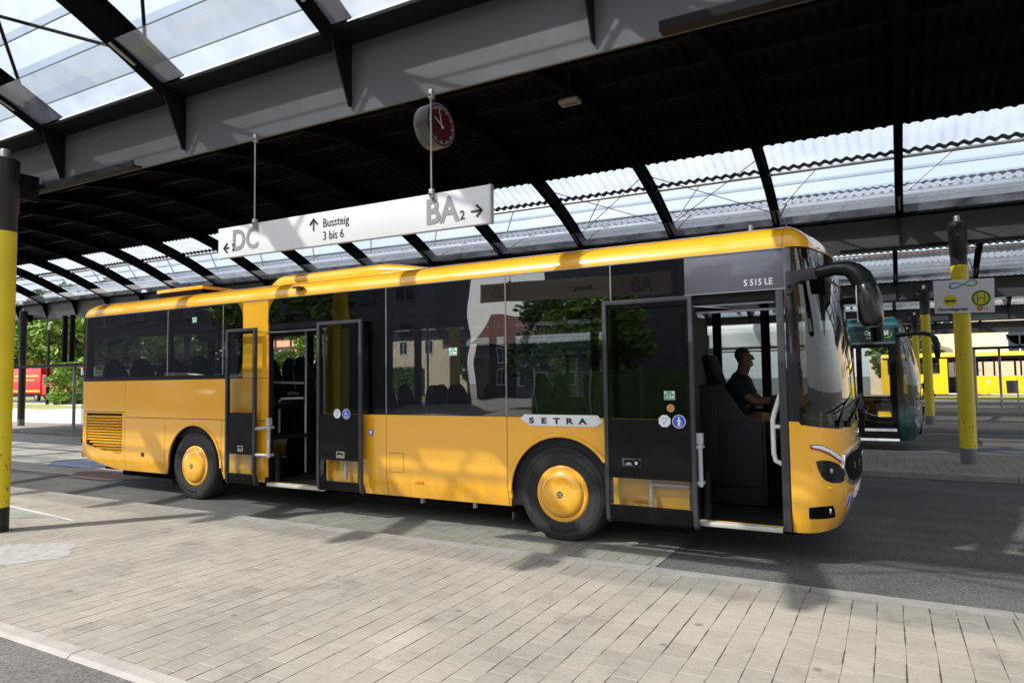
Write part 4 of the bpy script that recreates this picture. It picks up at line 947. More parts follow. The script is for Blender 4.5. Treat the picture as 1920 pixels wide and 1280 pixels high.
for dd, x, z, w_, y in ((d1, .847, .874, .115, -.14), (d2, -4.86, .80, .055, -.12), (d3, -3.00, .79, .07, -.12)):
    h = mb_(lambda q: q.box(x-w_, x+w_*(.7 if w_ > .1 else 1), y-.008, y+.01, z-.042, z+.042), 'handle', 'grey_frame' if w_ > .1 else 'satin_steel', dd, bevel=.008)
    mb_(lambda q: q.box(x-w_*.75, x+(0 if w_ > .1 else w_*.65), y-.0095, y-.0085, z-.022, z+.026), 'handle_recess', 'interior', h)
    mb_(lambda q: q.prism([(x-w_*.7, z-.022), (x-.005 if w_ > .1 else x+w_*.6, z-.022), (x-.02 if w_ > .1 else x+w_*.4, z+.004), (x-w_*.5, z+.004)], 'y', y-.012, y-.0096), 'handle_lever', 'satin_steel', h)
    if w_ > .1:
        mb_(lambda q: q.lathe([(.036, -.010), (.036, -.002)], (x+.04, y-.006, z), 'y', 24), 'lock', 'interior', h); mb_(lambda q: q.lathe([(.017, -.018), (.017, -.008)], (x+.04, y-.006, z), 'y', 16), 'lock_knob', 'chrome', h)
# arms visible behind the glass of the doors
mb_(lambda q: [q.sweep([(1.0, -.06, .30), (1.0, -.06, .745)], .020, 8), q.sweep([(1.0, -.06, .66), (1.42, -.06, .66)], .018, 8)], 'door_arm', 'rail_grey', d1)
mb_(lambda q: q.sweep([(-4.70, -.05, .48), (-4.70, -.05, .73), (-4.78, -.05, .75)], .02, 8), 'door_arm', 'rail_grey', d2); mb_(lambda q: q.sweep([(-2.97, -.05, .48), (-2.97, -.05, .73)], .02, 8), 'door_arm', 'rail_grey', d3)
mb_(lambda q: q.sweep([(-4.6, -.06, 2.42), (-4.2, .1, 2.40)], .008, 6), 'door_arm', 'satin_steel', bus); mb_(lambda q: q.sweep([(1.46, -.06, 2.38), (1.75, .12, 2.36)], .008, 6), 'door_arm', 'satin_steel', bus)
def rails(q):
    for s, x0, xa, zt, zb in ((1, -4.57, -4.325, 1.10, .725), (1, 1.42, 1.50, 1.045, .705)):
        q.sweep([(x0, -.105, zt-.02), (xa-.03, -.10, zt), (xa, -.08, zt), (xa, -.02, zt)], .020, 10); q.sweep([(x0, -.105, zb), (xa-.03, -.10, zb), (xa, -.08, zb), (xa, -.02, zb)], .020, 10)
        q.sweep([(xa-.01, -.085, zb-.03), (xa-.01, -.085, zt+.04)], .022, 10); q.box(xa-.04, xa+.022, -.11, -.06, zt+.03, zt+.13)
mb_(rails, 'door_handrail', 'rail_grey', bus)
mb_(lambda q: [q.sweep([(2.22, .06, 1.60), (2.14, .06, 1.36), (2.125, .06, 1.30), (2.125, .06, 1.0), (2.14, .06, .93), (2.19, .06, .905), (2.23, .06, .90)], .022, 10), q.sweep([(2.12, .06, 1.24), (2.24, .06, 1.24)], .018, 8)], 'entrance_handrail', 'white_paint', bus)
for x, h_ in ((1.50, .80), (-4.36, .75)): mb_(lambda q: q.sweep([(x, .10, .34), (x, .10, h_)], .045, 12), 'door_pillar', 'black_trim', bus)
# stickers
def stick(par, kind, x, y, z, r):
    if kind == 'green':
        o = mb_(lambda q: q.box(x-r, x+r, y-.001, y, z-r*.8, z+r*.8), 'sticker', 'sticker_white', par)
        mb_(lambda q: [q.box(x-r*.92, x+r*.92, y-.002, y-.0012, z-r*.72, z+r*.28), q.box(x-r*.6, x+r*.5, y-.002, y-.0012, z+r*.38, z+r*.7)], 'sticker_print', 'green_sticker', o)
        mb_(lambda q: [q.ball((x-r*.45, y-.002, z-r*.05), (r*.14, .001, r*.14)), q.ball((x+r*.1, y-.002, z-.002), (r*.14, .001, r*.14)), q.box(x-r*.6, x-r*.3, y-.003, y-.0021, z-r*.5, z-r*.2), q.box(x-.02*r, x+r*.25, y-.003, y-.0021, z-r*.55, z-r*.15), q.box(x+r*.4, x+r*.8, y-.003, y-.0021, z-r*.5, z-r*.1)], 'sticker_print', 'sticker_white', o)
    elif kind == 'octo':
        o = mb_(lambda q: q.prism([(x+r*math.cos(PI/8+k*PI/4), z+r*math.sin(PI/8+k*PI/4)) for k in range(8)], 'y', y-.001, y), 'sticker', 'sticker_white', par)
        mb_(lambda q: [q.prism([(x-r*.4, z-r*.1), (x-r*.15, z-r*.55), (x+r*.5, z+r*.25), (x-r*.15, z-r*.3)], 'y', y-.002, y-.0012), q.box(x-r*.6, x+r*.6, y-.002, y-.0012, z+r*.35, z+r*.45)], 'sticker_print', 'logo_blue', o)
    else:
        o = mb_(lambda q: q.lathe([(r, -.0005), (r, .0005)], (x, y, z), 'y', 36), 'sticker', 'sticker_white', par)
        mb_(lambda q: q.lathe([(r*.9, -.0005), (r*.9, .0005)], (x, y-.0015, z), 'y', 36), 'sticker_print', 'sky_blue_sticker' if kind != 'amber' else 'tail_amber', o)
        k = r
        if kind == 'person': mb_(lambda q: [q.lathe([(k*.15, -.0005), (k*.15, .0005)], (x, y-.003, z+k*.55), 'y', 16), q.prism([(x-k*.16, z+k*.36), (x+k*.16, z+k*.36), (x+k*.36, z-k*.02), (x+k*.28, z-k*.08), (x+k*.15, z+k*.12), (x+k*.2, z-k*.7), (x+k*.05, z-k*.7), (x, z-k*.25), (x-k*.05, z-k*.7), (x-k*.2, z-k*.7), (x-k*.15, z+k*.12), (x-k*.28, z-k*.08), (x-k*.36, z-k*.02)], 'y', y-.0035, y-.0025), q.box(x+k*.38, x+k*.42, y-.0035, y-.0025, z-k*.65, z)], 'sticker_print', 'sticker_white', o)
        if kind == 'chair': mb_(lambda q: [q.lathe([(k*.13, -.0005), (k*.13, .0005)], (x-k*.15, y-.003, z+k*.6), 'y', 16), q.lathe([(k*.34, -.0005), (k*.44, -.0005), (k*.44, .0005), (k*.34, .0005)], (x-k*.05, y-.003, z-k*.28), 'y', 24, caps=False), q.prism([(x-k*.22, z+k*.42), (x-k*.08, z+k*.42), (x-k*.05, z+k*.0), (x+k*.32, z), (x+k*.48, z-k*.5), (x+k*.36, z-k*.55), (x+k*.22, z-k*.14), (x-k*.2, z-k*.14)], 'y', y-.0035, y-.0025)], 'sticker_print', 'sticker_white', o)
stick(d1, 'green', 1.226, -.136, 1.531, .052); stick(d1, 'amber', 1.233, -.134, 1.409, .036); stick(d1, 'octo', 1.173, -.1395, 1.286, .062); stick(d1, 'person', 1.312, -.1395, 1.283, .064)
stick(d3, 'octo', -3.058, -.1195, 1.305, .062); stick(d3, 'chair', -2.905, -.1195, 1.303, .064)
stick(bus, 'green', -1.36, -.004, 2.04, .055); stick(bus, 'green', -6.05, -.004, 2.67, .05)
# front pillar of the entrance
mb_(lambda q: [q.box(2.195, 2.262, -.006, .03, .31, 2.495)], 'entrance_pillar', 'grey_frame', bus, bevel=.004)
mb_(lambda q: [q.box(2.205, 2.25, .03, .5, .345, .90)], 'kerb_curtain', 'interior_grey', bus)
mb_(lambda q: sh.patch(q, [(0.0, 1.297), (.10, 1.297), (.10, 2.87), (0.0, 2.87)], .0, .02), 'front_side_pillar', 'black_gloss', bus)
mb_(lambda q: sh.patch(q, [(PI-.10, 1.297), (PI, 1.297), (PI, 2.87), (PI-.10, 2.87)], .0, .02), 'front_side_pillar', 'black_gloss', bus)
mb_(lambda q: sh.patch(q, [(0.0, 2.50), (.085, 2.50), (.085, 2.86), (0.0, 2.86)], .004, .003), 'pillar_panel', 'grey_panel', bus)
# yellow nose
wb = [(0, 1.293), (.086, 1.29), (.111, 1.262), (.357, 1.242), (.78, 1.215), (1.1, 1.232), (PI/2, 1.24)]
def sym(l): return l+[(PI-a, z) for a, z in l[::-1] if abs(a-PI/2) > 1e-6]
nose = mb_(lambda q: sh.patch(q, sym(wb)+[(PI, .30)]+[(PI*(1-k/16), .30) for k in range(1, 16)]+[(0, .30)], .0, .012, zstep=.06), 'nose_panel', 'bus_yellow', bus, ang=50)
# windscreen, header glass
ws = mb_(lambda q: sh.patch(q, [(.10, 1.30)]+[(a, z+.004) for a, z in sym(wb) if .1 < a < PI-.1]+[(PI-.10, 1.30), (PI-.10, 2.60), (.10, 2.60)], -.004, .0), 'windscreen', 'glass_front', bus, ang=60)
mb_(lambda q: sh.patch(q, [(.10, 2.60), (PI-.10, 2.60), (PI-.10, 2.86), (.10, 2.86)], -.004, .0), 'destination_window', 'glass_rear', bus, ang=60)
mb_(lambda q: [sh.patch(q, [(.10, 2.585), (PI-.1, 2.585), (PI-.1, 2.615), (.1, 2.615)], -.002, .006), sh.patch(q, [(.10, 1.262), (.30, 1.25), (.30, 1.29), (.15, 1.34), (.15, 2.58), (.10, 2.58)], -.010, .004),
    sh.patch(q, [(.3, 1.235), (.78, 1.21), (1.2, 1.232), (1.94, 1.232), (2.36, 1.21), (2.84, 1.235), (2.84, 1.30), (2.0, 1.33), (1.2, 1.33), (.3, 1.30)], -.012, .004)], 'windscreen_mask', 'black_trim', bus)
mb_(lambda q: [q.box(2.29, 2.4, .3, 2.2, 2.60, 2.80), q.box(2.27, 2.6, .12, 2.42, 2.46, 2.585)], 'destination_box', 'interior', bus)
hl = mb_(lambda q: sh.patch(q, [(.308, .941), (.40, .950), (.556, .941), (.695, .913), (.795, .880), (.865, .800), (.87, .745), (.78, .731), (.60, .742), (.477, .765), (.399, .801), (.34, .87)], .004, .012, step=.04, zstep=.04), 'headlight', 'head_lens', bus, ang=40)
p_ = sh.S(.56, .85, .009); mb_(lambda q: q.ball(tuple(p_), (.015, .010, .024)), 'headlight_bulb', 'satin_steel', hl)
dl = mb_(lambda q: sh.patch(q, [(.225, 1.082), (.30, 1.090), (.42, 1.083), (.566, 1.046), (.70, 1.005), (.83, .955), (.86, .925), (.845, .893), (.76, .918), (.651, .958), (.53, .998), (.399, 1.026), (.30, 1.043), (.235, 1.048)], .003, .008, step=.04, zstep=.03), 'running_light_bezel', 'black_gloss', bus, ang=40)
mb_(lambda q: sh.patch(q, [(.245, 1.076), (.30, 1.083), (.42, 1.076), (.566, 1.039), (.70, .998), (.82, .950), (.845, .925), (.76, .937), (.651, .977), (.53, 1.017), (.399, 1.046), (.30, 1.060), (.25, 1.063)], .007, .004, step=.04, zstep=.03), 'running_light', 'sticker_white', dl)
mb_(lambda q: sh.patch(q, [(.26, 1.056), (.399, 1.040), (.53, 1.010), (.651, .970), (.80, .918), (.80, .908), (.651, .960), (.53, 1.001), (.399, 1.031), (.26, 1.047)], .007, .004, step=.04, zstep=.03), 'running_light_edge', 'sign_red', dl)
GO = [(.808, .86), (.868, .98), (1.05, 1.02), (PI/2, 1.03)]; GU = [(.93, .725), (1.08, .685), (PI/2, .675)]
gr = mb_(lambda q: sh.patch(q, GO+[(PI-a, z) for a, z in GO[-2::-1]]+[(PI-a, z) for a, z in GU[:-1]]+GU[::-1], .018, .03, zstep=.05), 'front_grille', 'chrome', bus, bevel=.008)
GI = [(.86, .862), (.905, .948), (1.06, .985), (PI/2, .995)]; GV = [(.955, .755), (1.09, .722), (PI/2, .712)]
mb_(lambda q: sh.patch(q, GI+[(PI-a, z) for a, z in GI[-2::-1]]+[(PI-a, z) for a, z in GV[:-1]]+GV[::-1], .021, .01, zstep=.05), 'grille_mesh', 'interior', gr)
for i, ch in enumerate('SETRA'):
    ph = 1.13+i*.22; P_ = sh.S(ph, .835, .024); tt = (sh.S(ph+.01, .835, .024)-sh.S(ph-.01, .835, .024)); text('lettering', ch, .085, P_, tt, (0, 0, 1), 'chrome', gr, .004, .003, 1.3, align='CENTER')
mb_(lambda q: sh.patch(q, [(1.30, .64), (PI-1.30, .64), (PI-1.30, .53), (1.30, .53)], .012, .02), 'number_plate', 'sticker_white', bus, bevel=.003)
P_ = sh.S(1.36, .555, .015); text('lettering', 'GD', .075, P_, sh.S(1.5, .555, .015)-P_, (0, 0, 1), 'sign_dark', bus, .001, .001, .8)
for ph in (1.045, 1.14):
    o = mb_(lambda q: sh.patch(q, [(ph-.028, .47), (ph+.028, .47), (ph+.033, .53), (ph+.028, .60), (ph-.028, .60), (ph-.033, .53)], .003, .003), 'sticker', 'sticker_white', bus)
    mb_(lambda q: sh.patch(q, [(ph-.022, .478), (ph+.022, .478), (ph+.026, .53), (ph+.022, .592), (ph-.022, .592), (ph-.026, .53)], .005, .002), 'sticker_print', 'sky_blue_sticker', o)
mb_(lambda q: [sh.patch(q, [(.193, .534), (.40, .543), (.623, .540), (.683, .495), (.75, .422), (.60, .425), (.215, .432), (.20, .45)], .003, .012, step=.04, zstep=.03)], 'bumper_vent', 'interior', bus)
P_ = sh.S(.57, .49, .008); mb_(lambda q: q.ball(tuple(P_), (.012, .012, .03)), 'fog_lamp', 'chrome', bus)
mb_(lambda q: [sh.patch(q, [(.805, 1.21), (.812, 1.21), (.90, .99), (.892, .99)], .0015, .003), sh.patch(q, [(.93, .69), (.94, .69), (.975, .55), (1.13, .40), (1.10, .39), (.95, .50)], .004, .006), sh.patch(q, [(.97, .66), (PI-.97, .66), (PI-1.0, .648), (1.0, .648)], .004, .006)], 'nose_seam', 'bus_yellow', bus)
P_ = sh.S(.52, .70, .002); mb_(lambda q: q.ball(tuple(P_), (.018, .012, .018)), 'parking_sensor', 'bus_yellow', bus)
P_ = sh.S(PI/2-.08, 1.13, .006); mb_(lambda q: q.ball(tuple(P_), (.012, .035, .035)), 'nose_emblem', 'chrome', bus)
# wipers
def wip(q):
    for a0, a1, a2 in ((.62, 1.15, 1.45), (1.5, 2.0, 2.3)):
        p, r_, t_ = sh.S(a0+.25, 1.26, .05), sh.S(a1, 1.42, .07), sh.S(a2, 1.52, .06)
        q.sweep([p, r_, t_], [.018, .012, .008], 6); q.sweep([sh.S(a1-.55, 1.36, .04), sh.S(a1-.2, 1.42, .045), t_], .009, 6); q.sweep([p-Vector((0, 0, .03)), p+Vector((0, 0, .03))], .03, 10)
mb_(wip, 'wiper', 'black_trim', bus)
# near mirror: bracket, arm, head
mr = mb_(lambda q: q.prism([(2.292, 2.642), (2.56, 2.652), (2.56, 2.555), (2.42, 2.545), (2.375, 2.52), (2.345, 2.46), (2.33, 2.432), (2.292, 2.437)], 'y', -.075, -.003), 'mirror', 'grey_frame', bus, bevel=.012)
mb_(lambda q: q.sweep([(2.545, -.045, 2.604), (2.62, -.05, 2.618), (2.70, -.055, 2.628), (2.79, -.06, 2.622), (2.85, -.065, 2.590), (2.895, -.07, 2.535), (2.925, -.07, 2.46), (2.94, -.07, 2.38)],
     [(.052, .045), (.054, .05), (.058, .06), (.066, .07), (.080, .09), (.092, .105), (.095, .115), (.098, .12)], 16, up=(0, 0, 1)), 'mirror_arm', 'black_trim', mr)
mb_(lambda q: q.sweep([(2.895, -.07, 2.525), (2.922, -.07, 2.46), (2.943, -.07, 2.38), (2.955, -.07, 2.29), (2.962, -.07, 2.21), (2.965, -.07, 2.14), (2.965, -.07, 2.11)],
     [(.03, .06), (.088, .12), (.100, .135), (.102, .14), (.098, .135), (.088, .125), (.055, .09)], 20, up=(1, 0, 0)), 'mirror_head', 'mirror_black', mr, ang=60)
mb_(lambda q: q.prism([(2.855, 2.40), (2.86, 2.46), (2.863, 2.46), (2.868, 2.14), (2.86, 2.14)], 'y', -.16, .02), 'mirror_glass', 'chrome', mr)
mb_(lambda q: [q.lathe([(.018, -.006), (.018, .0)], (2.325, -.077, 2.50), 'y', 16)], 'bracket_bolt', 'steel_dark', mr)
mb_(lambda q: q.sweep([(2.5, 2.6, 2.6), (2.8, 2.68, 2.62), (2.95, 2.72, 2.4), (2.97, 2.72, 2.1)], [.04, .05, .08, .07], 10), 'mirror_arm', 'black_trim', bus)
# roof units
def acu(q):
    x0, x1 = -5.02, -1.95; zb = 3.11
    def P(u, v):
        x = x0+(x1-x0)*u; e = min(1, u/.10)**.5 if u < .10 else min(1, (1-u)/.28)**.62
        h = .205*e; hw = (.88 if e > 0 else .88)*(.80+.20*e); a = PI*v
        c, s2 = math.cos(a), math.sin(a); return (x, W-hw*math.copysign(abs(c)**.45, c), zb+h*abs(s2)**.45)
    q.grid(P, 60, 24)
mb_(acu, 'air_conditioner', 'bus_yellow', bus, ang=60)
mb_(lambda q: q.box(-4.5, -2.75, .435, .48, 3.205, 3.222), 'air_inlet', 'wood_frame', bus)
un = mb_(lambda q: q.box(-7.90, -6.72, .62, 1.9, 3.12, 3.265), 'roof_vent_unit', 'interior', bus, bevel=.02)
mb_(lambda q: q.box(-7.92, -6.70, .60, 1.92, 3.266, 3.325), 'unit_lid', 'bus_yellow', un, bevel=.018)
mb_(lambda q: [q.ball((-3.87, -.015, 2.985), (.11, .075, .018)), q.sweep([(-3.87, .05, 2.95), (-3.87, -.02, 2.975)], [(.02, .06), (.015, .04)], 8)], 'door_camera', 'black_gloss', bus)
mb_(lambda q: [q.lathe([(.025, 0), (.02, .09)], (1.9, .6, 3.15), 'z', 12), q.sweep([(2.25, .7, 3.13), (2.2, .7, 3.32)], .004, 5)], 'antenna', 'satin_steel', bus)
# driver's place
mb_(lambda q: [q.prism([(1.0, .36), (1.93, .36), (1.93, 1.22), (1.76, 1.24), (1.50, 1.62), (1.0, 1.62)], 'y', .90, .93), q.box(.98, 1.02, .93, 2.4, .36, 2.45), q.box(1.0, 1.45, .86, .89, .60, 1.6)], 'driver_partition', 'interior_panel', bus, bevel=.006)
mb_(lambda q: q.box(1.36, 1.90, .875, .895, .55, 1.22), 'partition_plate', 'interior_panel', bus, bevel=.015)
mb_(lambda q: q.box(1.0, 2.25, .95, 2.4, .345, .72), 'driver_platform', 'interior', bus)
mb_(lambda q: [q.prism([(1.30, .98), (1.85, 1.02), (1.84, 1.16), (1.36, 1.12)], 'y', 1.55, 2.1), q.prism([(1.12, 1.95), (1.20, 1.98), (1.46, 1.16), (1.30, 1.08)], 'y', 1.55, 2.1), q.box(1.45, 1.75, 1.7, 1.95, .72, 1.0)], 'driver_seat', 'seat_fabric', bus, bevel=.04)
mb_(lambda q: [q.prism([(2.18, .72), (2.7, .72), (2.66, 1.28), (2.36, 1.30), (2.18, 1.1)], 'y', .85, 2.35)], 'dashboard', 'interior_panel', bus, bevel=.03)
def steer(q):
    q.M = Matrix.Translation((2.10, 1.83, 1.40)) @ Matrix.Rotation(math.radians(-28), 4, 'Y')
    n = 32; q.add(*[(lambda: ([], []))()][0]); pts = [(.22*math.cos(2*PI*k/n), .22*math.sin(2*PI*k/n), 0) for k in range(n+1)]
    q.sweep(pts, .015, 8, cap=False); q.box(-.21, .21, -.012, .012, -.012, .008); q.sweep([(0, 0, 0), (0, 0, -.35)], .03, 8)
mb_(steer, 'steering_wheel', 'black_trim', bus)
mb_(lambda q: [q.box(1.95, 2.05, 1.12, 1.2, 1.2, 1.5), q.box(1.9, 2.12, .98, 1.25, 1.05, 1.24)], 'ticket_machine', 'black_trim', bus, bevel=.01)

# ------------------------------------------------------------------ driver
def skinned(name, chains, m, parent, sub=2):
    me = bpy.data.meshes.new(name); vs = []; es = []; rs = []; idx = {}
    for ch in chains:
        prev = None
        for (p, r) in ch:
            k = tuple(round(c, 4) for c in p)
            if k not in idx: idx[k] = len(vs); vs.append(p); rs.append(r)
            if prev is not None: es.append((prev, idx[k]))
            prev = idx[k]
    me.from_pydata(vs, es, []); o = bpy.data.objects.new(name, me); COL.objects.link(o)
    sk = o.modifiers.new('s', 'SKIN'); sk.use_smooth_shade = True
    for i, r in enumerate(rs): me.skin_vertices[0].data[i].radius = r if isinstance(r, tuple) else (r, r)
    me.skin_vertices[0].data[0].use_root = True
    s2 = o.modifiers.new('b', 'SUBSURF'); s2.levels = s2.render_levels = sub
    dg = bpy.context.evaluated_depsgraph_get(); m2 = bpy.data.meshes.new_from_object(o.evaluated_get(dg)); bpy.data.objects.remove(o)
    for p in m2.polygons: p.use_smooth = True
    return link(name, m2, m, parent)
dv = thing('person', 'man in a black short-sleeved shirt sitting at the wheel of the orange bus', 'person', (1.55, 1.83, 1.12))
Hy = 1.83; hx, hz = 1.585, 1.93
def side(s): return Hy+s
sh_l, sh_r = (1.50, side(-.20), 1.66), (1.50, side(.20), 1.66)
chains = [[((1.52, Hy, 1.20), (.15, .17)), ((1.50, Hy, 1.36), (.155, .165)), ((1.49, Hy, 1.52), (.15, .18)), ((1.50, Hy, 1.64), (.11, .16)), ((1.535, Hy, 1.73), .078), ((1.562, Hy, 1.79), .074), ((1.578, Hy, 1.86), .088), ((1.575, Hy, 1.95), (.098, .082)), ((1.57, Hy, 2.01), (.075, .065))]]
for s in (-1, 1):
    chains.append([((1.50, Hy, 1.64), (.11, .16)), ((1.50, Hy+s*.19, 1.63), .068), ((1.60, Hy+s*.235, 1.49), .055), ((1.72, Hy+s*.24, 1.405), .046), ((1.84, Hy+s*.22, 1.42), .043), ((1.97, Hy+s*.185, 1.435), .030), ((2.02, Hy+s*.18, 1.435), (.022, .038)), ((2.06, Hy+s*.18, 1.44), (.018, .036))])
    chains.append([((1.52, Hy, 1.20), (.15, .17)), ((1.60, Hy+s*.11, 1.17), .10), ((1.80, Hy+s*.13, 1.19), .088), ((2.0, Hy+s*.14, 1.17), .070), ((2.03, Hy+s*.14, 1.0), .058), ((2.06, Hy+s*.14, .80), .042), ((2.16, Hy+s*.14, .76), .04)])
bodyo = skinned('body', chains, 'skin', dv)
def headp(q):
    # face relief: brow, nose, mouth, chin, ears
    q.ball((1.655, Hy, 1.925), (.020, .017, .026), 10, 8); q.sweep([(1.655, Hy, 1.955), (1.678, Hy, 1.912), (1.655, Hy, 1.898)], [.010, .015, .010], 8)
    q.ball((1.645, Hy, 1.845), (.030, .035, .022)); q.ball((1.652, Hy, 1.868), (.016, .026, .007))
    for s in (-1, 1): q.ball((1.575, Hy+s*.087, 1.92), (.018, .010, .032)); q.ball((1.64, Hy+s*.032, 1.955), (.018, .024, .007))
mb_(headp, 'face', 'skin', dv)
mb_(lambda q: [q.ball((1.648, Hy+s*.031, 1.938), (.011, .013, .008)) for s in (-1, 1)], 'eyes', 'sticker_white', dv)
mb_(lambda q: [q.ball((1.548, Hy, 1.965), (.092, .083, .085), 16, 10), q.ball((1.55, Hy, 1.92), (.075, .086, .07))], 'hair', 'hair', dv)
mb_(lambda q: [q.ball((1.642, Hy, 1.842), (.031, .040, .026)), q.ball((1.652, Hy, 1.880), (.018, .028, .006))], 'beard', 'sign_grey', dv)
for s in (-1, 1):
    for k in range(4):
        y = Hy+s*.18-.03+.02*k; mb_(lambda q: q.sweep([(2.055, y, 1.45), (2.088, y, 1.448+.003*k), (2.10, y, 1.425), (2.088, y, 1.405)], [.010, .0095, .009, .007], 6), 'finger', 'skin', bodyo)
    mb_(lambda q: q.sweep([(2.02, Hy+s*.15, 1.43), (2.05, Hy+s*.135, 1.415), (2.075, Hy+s*.135, 1.405)], [.012, .011, .008], 6), 'thumb', 'skin', bodyo)
sc_ = [[((1.518, Hy, 1.17), (.19, .20)), ((1.51, Hy, 1.32), (.205, .20)), ((1.495, Hy, 1.48), (.19, .205)), ((1.50, Hy, 1.63), (.145, .18)), ((1.53, Hy, 1.735), (.093, .095))]]
for s in (-1, 1): sc_.append([((1.50, Hy, 1.63), (.145, .18)), ((1.50, Hy+s*.19, 1.635), .095), ((1.575, Hy+s*.232, 1.53), .084), ((1.635, Hy+s*.238, 1.465), .078)])
skinned('shirt', sc_, 'shirt', dv)
pc = [[((1.52, Hy, 1.20), (.16, .18)), ((1.53, Hy, 1.26), (.15, .17))]]
for s in (-1, 1): pc.append([((1.52, Hy, 1.20), (.16, .18)), ((1.60, Hy+s*.11, 1.17), .112), ((1.80, Hy+s*.13, 1.19), .100), ((1.96, Hy+s*.14, 1.17), .088)])
skinned('trousers', pc, 'trousers', dv)
# ------------------------------------------------------------------ trees
def tree_proto(seed, H, R_, leafm, nl, ls, z0=.22):
    rnd = random.Random(seed); t = thing('tree', '', 'tree', (0, 0, 0))
    mb = MB(); mb.sweep([(0, 0, -.1), (.05, .02, H*.25), (-.05, .05, H*.5), (.1, 0, H*.85)], [H*.024, H*.018, H*.012, H*.003], 8)
    cl = []
    for k in range(26):
        a = rnd.uniform(0, 2*PI); h = rnd.uniform(z0, .97); rr = R_*math.sin(PI*min(1, (h-z0)/(1-z0)*.85+.12))**.7*rnd.uniform(.35, 1)
        c = Vector((rr*math.cos(a), rr*math.sin(a), H*h)); cl.append((c, R_*rnd.uniform(.22, .42)))
        if k % 2 == 0: mb.sweep([(0, 0, H*h*.55), c*.6+Vector((0, 0, H*h*.3)), c], [H*.007, H*.004, H*.0015], 5)
    mb.build('trunk', 'bark', t, merge=False)
    mb = MB()
    for i in range(nl):
        c, r = cl[rnd.randrange(len(cl))]; d = Vector((rnd.gauss(0, 1), rnd.gauss(0, 1), rnd.gauss(0, 1))).normalized()*r*rnd.uniform(.55, 1.08)
        p = c+Vector((d.x, d.y, d.z*.75)); u = Vector((rnd.gauss(0, 1), rnd.gauss(0, 1), rnd.gauss(0, .6))).normalized(); v = u.cross(Vector((rnd.gauss(0, 1), rnd.gauss(0, 1), rnd.gauss(0, 1)))).normalized()
        s = ls*rnd.uniform(.6, 1.4); mb.add([p-u*s, p-v*s*.5, p+u*s, p+v*s*.5], [(0, 1, 2, 3)])
    mb.build('crown', leafm, t, flat=True, merge=False); return t
TA = tree_proto(1, 10, 4.2, 'leaf_a', 5200, .34); TB = tree_proto(2, 11, 4.0, 'leaf_b', 5200, .32); TS = tree_proto(3, 3.6, 2.6, 'leaf_a', 3000, .20, z0=.02)
used = set()
def tree(src, x, y, label, s=1.0, rz=0, grp='trees beyond the station road', z=0):
    t = src if src.name not in used else copy_tree(src); used.add(src.name)
    t.location = (x, y, z); t.scale = (s, s, s); t.rotation_euler = (0, 0, rz); t['label'] = label
    if grp: t['group'] = grp
    return t
# protos carry identity parents; children already relative to origin
for a in ((TB, -101, 45, 'dark tree at the far left edge between yellow and black columns', 1.35, .3), (TA, -93.5, 43, 'pale leafy tree left of the dark lamp post', 1.35, 1), (TA, -87.5, 41.5, 'sunlit tree right of the dark lamp post', 1.4, 2.1),
          (TB, -83, 43.5, 'darker tree behind the twin black drop pipes', 1.35, 2.9), (TA, -77.5, 39.5, 'fresh green tree right beside the tail of the orange bus', 1.3, 4), (TS, -65.6, 30.2, 'low bushy tree in front of the bonnet of the red truck', 1.05, .5),
          (TB, -73, 41, 'tree seen through the rearmost side window of the orange bus', 1.1, 5), (TA, -66, 41, 'tree seen through the second rear window of the bus', 1.0, .2), (TB, -59, 42, 'tree seen through the third rear window of the bus', .95, 1.7), (TA, -56.5, 50, 'tree before the timber-framed house', .8, 1.1),
          (TB, -33, 52, 'tree seen through the middle window of the orange bus', .85, 3.3), (TB, 3.7, 55, 'tree behind the thin yellow columns on the right', .8, 2.2)): tree(*a)
for a in ((TB, -15.0, -30, 'dark tree mirrored in the middle bus window', .6, .4), (TA, -11.5, -28, 'tree mirrored in the front bus window', .55, 1.4), (TA, -8.9, -24, 'tree mirrored in the glass of the front door', .6, 2.4), (TB, 6, -26, 'tree behind the camera to the right', .8, 3.4), (TA, -34, -27, 'tree mirrored in the rear bus windows', 1, .9)):
    tree(*a, grp='trees across the road behind the camera')
sheet('grass_verge', [(-110, 28), (-52, 20.5), (-50, 25), (-110, 36)], .012, 'grass'); sheet('grass_verge', [(-120, 42), (-45, 34), (20, 49), (20, 56), (-120, 60)], .012, 'grass')
# ------------------------------------------------------------------ buildings
def house(name, label, cat, x0, x1, y0, y1, h, wall, wins=(), roof='roof_tile', rh=2.5, wm='window_dark', face=-1, frame='white_paint', grp=None):
    t = thing(name, label, cat, ((x0+x1)/2, (y0+y1)/2, 0), grp)
    mb_(lambda q: q.box(x0, x1, y0, y1, 0, h), 'wall', wall, t)
    if rh: mb_(lambda q: q.prism([(y0-.4, h), (y1+.4, h), ((y0+y1)/2, h+rh)], 'x', x0-.4, x1+.4), 'roof', roof, t)
    yf = y0 if face < 0 else y1
    for (cx_, z0, w_, hh, ar) in wins:
        def fr(q):
            q.box(cx_-w_/2-.12, cx_+w_/2+.12, yf-.07 if face < 0 else yf-.02, yf+.02 if face < 0 else yf+.07, z0-.12, z0+hh+.12)
            if ar: q.lathe([(w_/2+.12, -.07), (w_/2+.12, .02)], (cx_, yf, z0+hh), 'y', 24)
        f = mb_(fr, 'window', frame, t)
        def pn(q):
            a, b = (yf-.09, yf-.075) if face < 0 else (yf+.075, yf+.09)
            q.box(cx_-w_/2, cx_-.05, a, b, z0, z0+hh); q.box(cx_+.05, cx_+w_/2, a, b, z0, z0+hh)
            if ar: q.lathe([(w_/2, -.09), (w_/2, -.075)], (cx_, yf, z0+hh), 'y', 24)
        mb_(pn, 'pane', wm, f)
    return t
